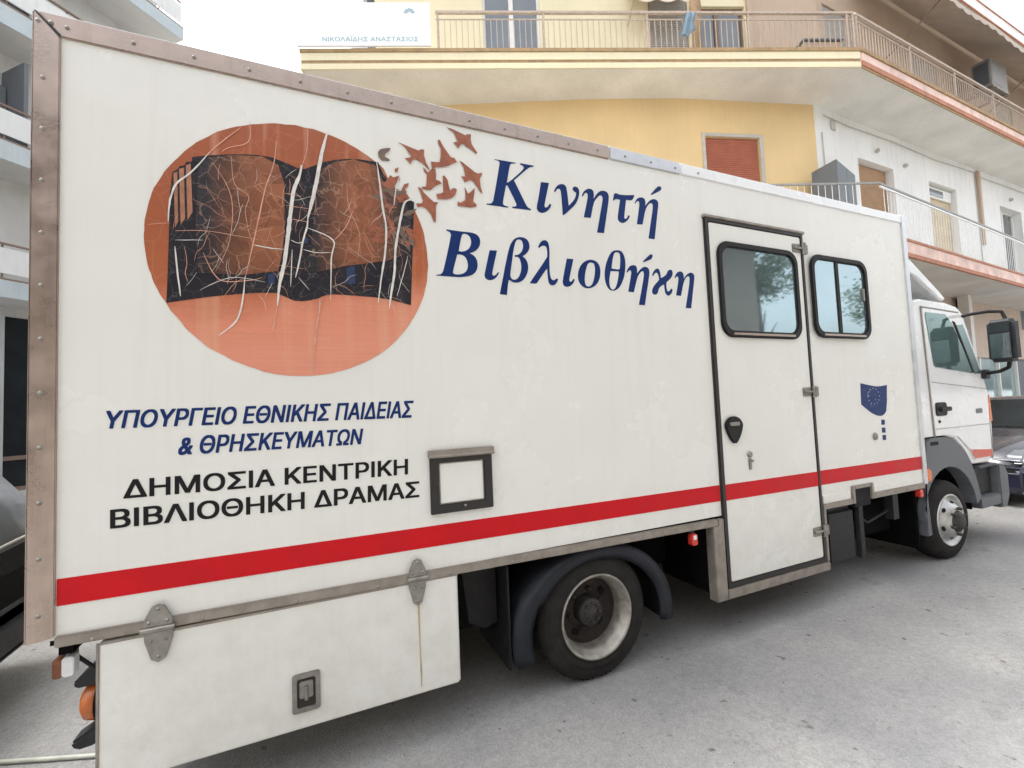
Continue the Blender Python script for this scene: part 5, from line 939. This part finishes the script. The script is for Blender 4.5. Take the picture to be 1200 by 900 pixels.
# awning over the wing balcony, folding arms, scalloped valance
AW = (14, 5.2, 11.2)
aw = thing('wing_awning', 'long beige awning with a scalloped fringe over the upper right balcony', 'awning', AW)
a = MB(); fx = Fr((11.6, 4.66), W1-W0); n = 64; vs = []
for i in range(n+1):
    s_ = 12.0*i/n; sag = .03*math.sin(s_*2.1)
    vs += [fx.P(s_, 1.05, 11.22), fx.P(s_, .5, 10.80+sag), fx.P(s_, 0, 10.42+sag), fx.P(s_, 1.05, 11.25), fx.P(s_, .5, 10.825+sag), fx.P(s_, -.01, 10.445+sag)]
fs = []
for i in range(n):
    p_ = i*6; q_ = p_+6
    fs += [(p_, p_+1, q_+1, q_), (p_+1, p_+2, q_+2, q_+1), (p_+3, q_+3, q_+4, p_+4), (p_+4, q_+4, q_+5, p_+5), (p_+2, p_+5, q_+5, q_+2)]
a.add(vs, fs); a.build('awning_cloth', MT['awning'], aw, 0, AW)
a = MB(); vs = []; n = 240
for i in range(n+1):
    s_ = 12.0*i/n; dz = .10+.055*abs(math.sin(s_*math.pi/.42)); sag = .03*math.sin(s_*2.1)
    vs += [fx.P(s_, -.02, 10.44+sag), fx.P(s_, -.03, 10.44+sag-dz), fx.P(s_, -.012, 10.44+sag), fx.P(s_, -.022, 10.44+sag-dz)]
a.add(vs, [f_ for i in range(n) for f_ in ((i*4, i*4+1, i*4+5, i*4+4), (i*4+2, i*4+6, i*4+7, i*4+3), (i*4+1, i*4+3, i*4+7, i*4+5))]); a.build('valance', MT['awning'], aw, 0, AW)
for s_ in (.9, 6.2, 10.8):
    a = MB(); a.tube([fx.P(s_, .95, 9.5), fx.P(s_+.3, .5, 9.95), fx.P(s_+.5, .02, 10.41)], .018, 8); a.build('folding_arm', MT['frame_b'], aw, 0, AW)
# small scalloped awning and closed parasol by the dark balcony door
SA = FA.P(6.6, .6, 9.9)
sa = thing('door_awning', 'small cream awning with a wavy edge above the white balcony door', 'awning', SA)
a = MB(); vs = []; n = 60
for i in range(n+1):
    s_ = 6.15+1.25*i/n
    vs += [FA.P(s_, .98, 10.2), FA.P(s_, .42, 9.62), FA.P(s_, .41, 9.50-.07*abs(math.sin((s_-6.15)*math.pi/.42))), FA.P(s_, .985, 10.22), FA.P(s_, .40, 9.64), FA.P(s_, .398, 9.50-.07*abs(math.sin((s_-6.15)*math.pi/.42)))]
a.add(vs, [f_ for i in range(n) for f_ in ((i*6, i*6+1, i*6+7, i*6+6), (i*6+1, i*6+2, i*6+8, i*6+7), (i*6+3, i*6+9, i*6+10, i*6+4), (i*6+4, i*6+10, i*6+11, i*6+5), (i*6+2, i*6+5, i*6+11, i*6+8))]); a.build('awning_cloth', MT['awning_w'], sa, 0, SA)
a = MB(); a.tube([FA.P(6.15, .95, 9.4), FA.P(6.15, .42, 9.62)], .014, 8); a.build('awning_arm', MT['railmetal'], sa, 0, SA)
PA = FA.P(7.28, .35, 8.125)
pa = thing('folded_parasol', 'folded tan parasol standing between the two balcony doors', 'parasol', PA)
a = MB(); a.tube([FA.P(7.28, .35, 8.125), FA.P(7.30, .35, 10.2)], .018, 8); a.build('pole', MT['frame_b'], pa, 0, PA)
a = MB(); a.tube([FA.P(7.285, .35, 8.35), FA.P(7.28, .34, 8.7), FA.P(7.29, .35, 9.3), FA.P(7.30, .35, 10.1)], [.10, .085, .11, .03], 9); a.build('folded_cloth', MT['umbrella'], pa, 0, PA)
a = MB(); a.tube([FA.P(7.285, .35, 8.127), FA.P(7.285, .35, 8.18)], .16, 18); a.build('parasol_base', MT['reveal'], pa, 0, PA)
CLO = FA.P(6.95, .06, 8.8)
a = MB(); n = 10; vs = []
for i in range(n+1):
    f_ = i/n; s_ = 6.88+.22*f_; z0 = 8.35+.16*f_+.04*math.sin(9*f_)
    vs += [FA.P(s_+.05, .012+.012*math.sin(14*f_), 8.86), FA.P(s_-.03, -.006+.014*math.sin(14*f_), (8.86+z0)/2), FA.P(s_-.10*(1-f_), .004+.014*math.sin(14*f_+1), z0)]
vs += [(q[0]+.006, q[1]+.014, q[2]) for q in vs]; m_ = (n+1)*3
fs = [(i*3+k, i*3+k+1, i*3+k+4, i*3+k+3) for i in range(n) for k in range(2)]; fs += [tuple(m_+q for q in reversed(f_)) for f_ in fs]
a.add(vs, fs, True); o = a.build('hanging_cloth', MT['blue_cloth'], None, 0, CLO); o.location = CLO; tag(o, 'pale blue cloth hanging on the balcony railing by the white door', 'cloth')
CA = (9.6, 5.4, 4.5)
cab_ = thing('balcony_cabinet', 'blue grey sheet metal cabinet at the corner of the lower balcony', 'cabinet', CA)
a = MB(); a.prism([(9.26, 5.10), (10.33, 5.36), (10.33, 5.68), (9.33, 5.62)], 4.50, 6.17, 2); a.build('casing', MT['cabinet'], cab_, .008, CA)
a = MB(); a.prism([(9.80, 5.228), (9.812, 5.231), (9.81, 5.236), (9.798, 5.234)], 4.55, 6.15, 2); a.build('door_seam', MT['lb_dark'], cab_, 0, CA)
BX = FA.P(9.7, .5, 8.13)
bxo = thing('storage_box', 'low storage box with a dark lid on the upper balcony corner', 'box', BX)
a = MB(); FA.box(a, 9.25, 10.0, .14, .62, 8.13, 8.40); a.build('box_body', MT['tan'], bxo, .01, BX)
a = MB(); FA.box(a, 9.22, 10.03, .11, .65, 8.402, 8.445); a.build('lid', MT['lb_dark'], bxo, .01, BX)
# white name board on the balcony
SG = FA.P(1.05, -.06, 8.15)
sg = thing('name_board', 'white board with a small emblem and Greek name fixed to the upper balcony edge', 'sign', SG)
a = MB(); FA.box(a, -.12, 2.22, -.09, -.055, 8.14, 8.945); a.build('board', MT['sign'], sg, .004, SG)
def on_facade(body, a0, a1, z0, z1, off, bold=.0, name='lettering'):
    vs, fs = text_mesh(body, 0, bold); x0 = min(v.x for v in vs); x1 = max(v.x for v in vs); y0_ = min(v.y for v in vs); y1 = max(v.y for v in vs)
    mb = MB(); mb.add([FA.P(a0+(v.x-x0)/(x1-x0)*(a1-a0), off-v.z, z0+(v.y-y0_)/(y1-y0_)*(z1-z0)) for v in vs], fs); return mb.build(name, MT['signtext'], sg, 0, SG)
on_facade('ΝΙΚΟΛΑΪΔΗΣ ΑΝΑΣΤΑΣΙΟΣ', .33, 2.0, 8.22, 8.325, -.092, .012)
a = MB()
for k in range(5):
    t0_, t1_ = R(36*k+3), R(36*k+33); c = (1.855, 8.735)
    pts = [(c[0]+r_*math.cos(t_), c[1]+r_*math.sin(t_)) for r_, t_ in ((.035, t0_), (.10, t0_), (.10, t1_), (.035, t1_))]
    a.add([FA.P(q[0], -.0925, q[1]) for q in pts], [(0, 1, 2, 3)])
a.build('emblem', MT['signtext'], sg, 0, SG)

# ------------------------------------------------------------------ left apartment building
LF = Fr((-6.26, 13.6), (math.cos(R(47)), math.sin(R(47))))
L0 = (-8, 14, 0)
lb = thing('balcony_apartment_building', 'pale apartment block with stacked white balconies at the far left', 'building', L0)
def lp_(mb, name, m, parent=lb, bevel=0): return mb.build(name, MT[m], parent, bevel, L0)
a = MB(); LF.wall(a, -10, 4, 1.2, 0, 17, [(-.9, .35, 5.05, 7.2), (-.9, .2, 8.22, 10.3), (.55, 2.2, .15, 4.4), (1.6, 2.6, 8.22, 10.3), (1.6, 2.6, 5.05, 7.2)], .3); lp_(a, 'wall', 'lb_wall')
a = MB(); LF.box(a, -10, 4, 1.52, 9, 0, 17); lp_(a, 'inner_core', 'lb_dark')
for k, (z0, z1) in enumerate(((4.6, 5.02), (7.74, 8.21), (10.9, 11.4), (13.68, 14.1))):
    e = 4.0
    a = MB(); LF.box(a, -10, e, .012, 1.198, z0+.01, z1-.012); lp_(a, 'balcony_slab', 'lb_wall')
    a = MB(); LF.box(a, -10, e, -.02, .010, z0, z1); lp_(a, 'slab_fascia', 'lb_blue')
    a = MB(); LF.box(a, -10, e-.05, .0, .03, z1+.12, z1+.70); lp_(a, 'balcony_panel', 'lb_white')
    a = MB(); LF.box(a, -10, e-.05, .0, .05, z1+.78, z1+.82); LF.box(a, -10, e, -.025, .0, z1-.03, z1+.01)
    s_ = -9.9
    while s_ < e: LF.box(a, s_, s_+.03, .035, .06, z1, z1+.78); s_ += 1.1
    lp_(a, 'balcony_rail', 'lb_brown')
    a = MB(); LF.box(a, .42, .50, .25, 1.198, z1, z1+2.2) if k else None
    if k: LF.box(a, -2.4, .40, .95, 1.19, z1, z1+1.75); lp_(a, 'balcony_partition', 'lb_dark')
a = MB(); LF.box(a, .55, 2.2, 1.3, 1.38, .15, 4.4); lp_(a, 'entrance_door', 'darkglass')
a = MB(); LF.box(a, -2.0, .45, 1.06, 1.198, .12, 4.55); lp_(a, 'blue_pilaster', 'lb_blue')
a = MB(); LF.box(a, .1, .3, 1.02, 1.058, 1.6, 1.72); lp_(a, 'letter_slot', 'lb_dark')
for z in (.15, .9):
    a = MB(); LF.box(a, .56, 2.2, 1.24, 1.30, z, z+.1); lp_(a, 'door_rail', 'lb_brown')
a = MB(); LF.box(a, -10.2, 4.3, -.4, 9.2, 16.9, 17.2); lp_(a, 'roof_slab', 'lb_wall')
for s_, z in ((1.6, 8.22), (1.6, 5.05), (-.9, 5.05), (-.9, 8.22)):
    a = MB(); LF.box(a, s_+.0, s_+1.0, 1.32, 1.38, z, z+2.1); lp_(a, 'balcony_door', 'houseglass')

# ------------------------------------------------------------------ parked vehicles
def loft(stations, name, m, parent, smooth=True):
    """stations: (x, half width at sill, half width at shoulder, z bottom, z shoulder, z top, crown)"""
    mb = MB(); n = 0; vs = []
    for x, w0, w1, zb, zs, zt, wt in stations:
        half = [(0, zb), (w0*.9, zb), (w0, zb+.06), (w1, zs-.12), (w1*.985, zs), (wt, zt-.012), (wt*.6, zt), (0, zt+.008)]
        ringp = [(x, y, z) for y, z in half] + [(x, -y, z) for y, z in half[-2:0:-1]]
        n = len(ringp); vs += ringp
    S = len(stations); fs = [(i*n+k, i*n+(k+1) % n, (i+1)*n+(k+1) % n, (i+1)*n+k) for i in range(S-1) for k in range(n)]
    mb.add(vs, fs, smooth); mb.add(vs[:n], [tuple(range(n))]); mb.add(vs[-n:], [tuple(range(n-1, -1, -1))])
    return mb.build(name, m, parent)
def car_wheel(parent, x, y, r, side):
    a = MB(); prof = [(r*.62, 0), (r*.8, -.012), (r*.95, 0), (r, .03), (r, .16), (r*.95, .19), (r*.62, .19)]
    a.lathe((x, y, r), [(q[0], q[1]*side) for q in prof], 40); o = a.build('wheel', MT['tyre'], parent)
    b = MB(); b.lathe((x, y, r), [(q[0], q[1]*side) for q in ((r*.63, .005), (r*.64, -.008), (r*.56, .0), (r*.5, .03), (r*.2, .012), (.0004, .01))], 32); b.build('rim', MT['rimsilver'], o)
# dark van behind the truck: nose at local x=0 pointing +x, body runs to -x
VN = (-1.72, 3.66, 0)
van = thing('parked_van', 'blue black van parked close behind the rear of the truck', 'van', VN, R(0))
loft([(0, .74, .80, .30, .70, .78, .70), (-.06, .82, .86, .24, .80, .95, .78), (-.16, .86, .90, .22, .96, 1.15, .80), (-.34, .88, .93, .20, 1.06, 1.38, .80), (-.60, .89, .94, .20, 1.12, 1.50, .80), (-.90, .89, .94, .20, 1.14, 1.54, .80), (-1.7, .89, .95, .20, 1.18, 1.98, .72), (-2.0, .89, .95, .20, 1.18, 2.02, .74), (-4.5, .89, .95, .20, 1.18, 2.0, .74), (-4.7, .87, .92, .25, 1.16, 1.9, .72)], 'body', MT['darkcar'], van)
a = MB(); a.add([(-.93, -.72, 1.478), (-.93, .72, 1.478), (-1.66, .66, 1.965), (-1.66, -.66, 1.965)], [(0, 1, 2, 3)]); 
a.v = [(q[0]+.012, q[1], q[2]+.02) for q in a.v]; a.build('windscreen', MT['darkglass'], van)
for sgn in (1, -1):
    a = MB(); a.add([(-1.05, sgn*.945, 1.20), (-4.4, sgn*.955, 1.22), (-4.3, sgn*.785, 1.86), (-1.75, sgn*.78, 1.86)], [(0, 1, 2, 3)]); a.build('side_window', MT['darkglass'], van)
    a = MB(); a.prism([(-.12, .70), (.0, .72), (-.02, .86), (-.16, .93)], sgn*.58, sgn*.86); a.build('headlight', MT['lens_w'], van, .02)
    a = MB(); a.prism([(-.30, .84), (-.16, .84), (-.16, .96), (-.30, .96)], sgn*.85, sgn*.925); a.build('indicator', MT['lamp_o'], van, .01)
    a = MB(); a.prism([(-1.0, 1.2), (-.9, 1.2), (-.9, 1.42), (-1.0, 1.42)], sgn*.96, sgn*1.13); a.build('wing_mirror', MT['plastic'], van, .03)
    car_wheel(van, -.85, sgn*.90, .33, -1 if sgn < 0 else 1) if False else None
for x_ in (-.85, -3.8):
    car_wheel(van, x_, -.925, .33, 1); car_wheel(van, x_, .925, .33, -1)
a = MB(); a.box(-.2, .06, -.86, .86, .30, .56); a.build('bumper', MT['plastic'], van, .06)
a = MB(); a.prism([(-.5, .60), (.03, .60), (.02, .80), (-.07, .955), (-.5, .955)], -.80, .80); a.build('grille', MT['under'], van, .02)
a = MB(); a.prism([(-.9, .60), (-.10, .60), (-.13, .95), (-.9, .95)], .885, .945); a.build('front_wing', MT['under'], van, .01)
a = MB(); a.tube([(-.10, -.80, .975), (-.03, -.5, .965), (0.0, 0, .96), (-.03, .5, .965), (-.10, .80, .975)], .010, 8); a.build('bonnet_edge_trim', MT['steel'], van)

CN = (8.78, 3.70, 0)
car = thing('parked_car', 'dark grey car with a navy bumper parked facing the truck cab at the right edge', 'car', CN, R(180))
loft([(0, .66, .74, .24, .58, .62, .60), (-.08, .76, .80, .20, .66, .74, .66), (-.30, .82, .84, .18, .74, .84, .68), (-.80, .84, .86, .17, .82, .92, .70), (-1.20, .85, .87, .17, .86, .985, .70), (-1.35, .85, .87, .17, .88, 1.0, .70), (-2.0, .85, .87, .17, .92, 1.44, .58), (-2.5, .85, .87, .17, .92, 1.50, .58), (-3.2, .85, .87, .17, .92, 1.47, .58), (-3.9, .84, .86, .19, .92, 1.10, .62), (-4.15, .80, .82, .25, .84, .95, .64)], 'body', MT['navycar'], car)
a = MB(); a.add([(-1.38, -.66, 1.02), (-1.38, .66, 1.02), (-1.97, .545, 1.435), (-1.97, -.545, 1.435)], [(0, 1, 2, 3)]); a.v = [(q[0]+.01, q[1], q[2]+.02) for q in a.v]; a.build('windscreen', MT['darkglass'], car)
for sgn in (1, -1):
    a = MB(); a.add([(-1.55, sgn*.865, .93), (-3.6, sgn*.865, .95), (-3.2, sgn*.64, 1.39), (-2.1, sgn*.64, 1.39)], [(0, 1, 2, 3)]); a.build('side_window', MT['darkglass'], car)
    a = MB(); a.prism([(-.44, .76), (-.30, .615), (.0, .615), (-.04, .70), (-.28, .80)], sgn*.50, sgn*.868); a.build('headlight', MT['headlens'], car, .04, seg=3)
    a = MB(); a.prism([(-1.6, .92), (-1.45, .92), (-1.45, 1.06), (-1.6, 1.06)], sgn*.88, sgn*1.04); a.build('wing_mirror', MT['navycar'], car, .03)
for x_ in (-.80, -3.3):
    car_wheel(car, x_, -.845, .30, 1); car_wheel(car, x_, .845, .30, -1)
a = MB(); a.prism([(-.55, .20), (.03, .20), (.06, .30), (.06, .52), (-.04, .60), (-.55, .60)], -.872, .872); a.build('bumper', MT['navybump'], car, .05, seg=3)
a = MB(); a.box(.055, .068, -.8, .8, .50, .535); a.build('bumper_strip', MT['rubber'], car, .004)
a = MB(); a.box(-.05, .062, -.5, .5, .27, .40); a.build('grille', MT['rubber'], car, .01)
a = MB(); a.add([(-1.42, y_, 1.045+.0) for y_ in (-.5, -.49)] + [(-1.80, y_, 1.31) for y_ in (-.20, -.19)], [(0, 1, 3, 2)]); a.v = [(q[0]+.02, q[1], q[2]+.025) for q in a.v]; a.build('wiper', MT['rubber'], car)

# hose lying on the road by the tail
a = MB(); a.tube([(-2.2, 3.55, .012), (-1.75, 3.28, .012), (-1.47, 3.22, .012), (-1.25, 3.13, .012), (-1.02, 3.04, .012), (-.8, 3.0, .012), (-.4, 3.05, .012)], .010, 8)
tag(a.build('garden_hose', MT['hose']), 'thin pale hose lying on the road beneath the tail of the truck', 'hose')

gm = MB(); rg = random.Random(11)
for k in range(150):
    x_, y_ = rg.uniform(-.6, 9.5), rg.uniform(.9, 3.2)
    r_ = rg.choice((.004, .006, .006, .009, .014)); h_ = r_*.7; q = [(x_+r_*rg.uniform(.6, 1.2)*math.cos(R(72*i+rg.uniform(-20, 20))), y_+r_*rg.uniform(.6, 1.2)*math.sin(R(72*i+rg.uniform(-20, 20)))) for i in range(5)]
    gm.add([(a_, b_, .0005) for a_, b_ in q]+[(x_, y_, h_)], [(i, (i+1) % 5, 5) for i in range(5)])
go = gm.build('road_grit', MT['gritmat']); go['kind'] = 'stuff'; tag(go, 'loose grit and crumbs scattered over the pale road', 'grit')
# ------------------------------------------------------------------ across the street (seen in the truck's windows and trim)
O0 = (0, -9, 0)
op = thing('facing_apartment_building', 'dark brown apartment building across the street reflected in the truck windows', 'building', O0)
def opp(mb, name, m, parent=op): return mb.build(name, MT[m], parent, 0, O0)
OF = Fr((16.2, -7.5), (-1, 0))
a = MB(); ops = [(2+3.2*i, 3.4+3.2*i, 4.6, 6.4) for i in range(9)]
OF.wall(a, 0, 32, 0, 3.3, 8.2, ops, .3); opp(a, 'wall', 'opp')
a = MB(); OF.wall(a, 0, 32, 0, 0, 3.298, [], .3); opp(a, 'ground_floor_wall', 'opp_low')
a = MB(); OF.box(a, 0, 32, .302, 8, 0, 8.1); opp(a, 'inner_core', 'lb_dark')
for q in ops:
    a = MB(); OF.box(a, q[0], q[1], .14, .2, q[2], q[3]); opp(a, 'window', 'houseglass')
a = MB(); OF.box(a, -.1, 32.1, -.7, .5, 8.202, 8.45); opp(a, 'roof_slab', 'opp')
GW0 = (15.2, -7.5, 0)
a = MB(); a.box(16.35, 18.6, -7.9, -7.5, .004, 3.6); tag(a.build('garden_wall', MT['opp_low']), 'beige garden wall beside the brown building across the street', 'wall')
def tree(x, y, h, rx, rz, zc, label, seed, n=2600, group='street trees opposite'):
    rnd = random.Random(seed); t_ = thing('street_tree', label, 'tree', (x, y, 0), 0, group)
    a = MB(); a.tube([(0, 0, 0), (.05, .02, h*.25), (-.03, .05, h*.5), (.02, 0, h*.8)], [.16, .13, .10, .04], 9)
    for k in range(7):
        an = 6.28*k/7+rnd.random(); a.tube([(0, 0, h*(.3+.05*k)), (math.cos(an)*rx*.4, math.sin(an)*rx*.4, h*(.45+.05*k)), (math.cos(an)*rx*.75, math.sin(an)*rx*.75, h*(.5+.06*k))], [.06, .04, .015], 6)
    a.build('trunk', MT['bark'], t_)
    a = MB(); cl_ = [(Vector((rnd.gauss(0, .5)*rx, rnd.gauss(0, .5)*rx, zc+rnd.gauss(0, .5)*rz)), rnd.uniform(.35, .7)) for _ in range(34)]
    for k in range(n):
        c, r_ = rnd.choice(cl_); q = c+Vector((rnd.gauss(0, .5), rnd.gauss(0, .5), rnd.gauss(0, .5)))*r_
        u = Vector((rnd.gauss(0, 1), rnd.gauss(0, 1), rnd.gauss(0, 1))).normalized(); v = u.orthogonal().normalized(); s_ = rnd.uniform(.06, .11)
        a.add([q-u*s_, q+v*s_*.5, q+u*s_, q-v*s_*.5], [(0, 1, 2, 3)])
    a.build('crown', MT['leaf'], t_, fixn=False)
tree(17.7, -8.6, 8.5, 1.0, .8, 7.0, 'leafy street tree beside the brown building across the street', 3)
tree(24.2, -7.0, 8.0, 1.3, 2.2, 5.6, 'dense tree farther along the opposite pavement', 5)
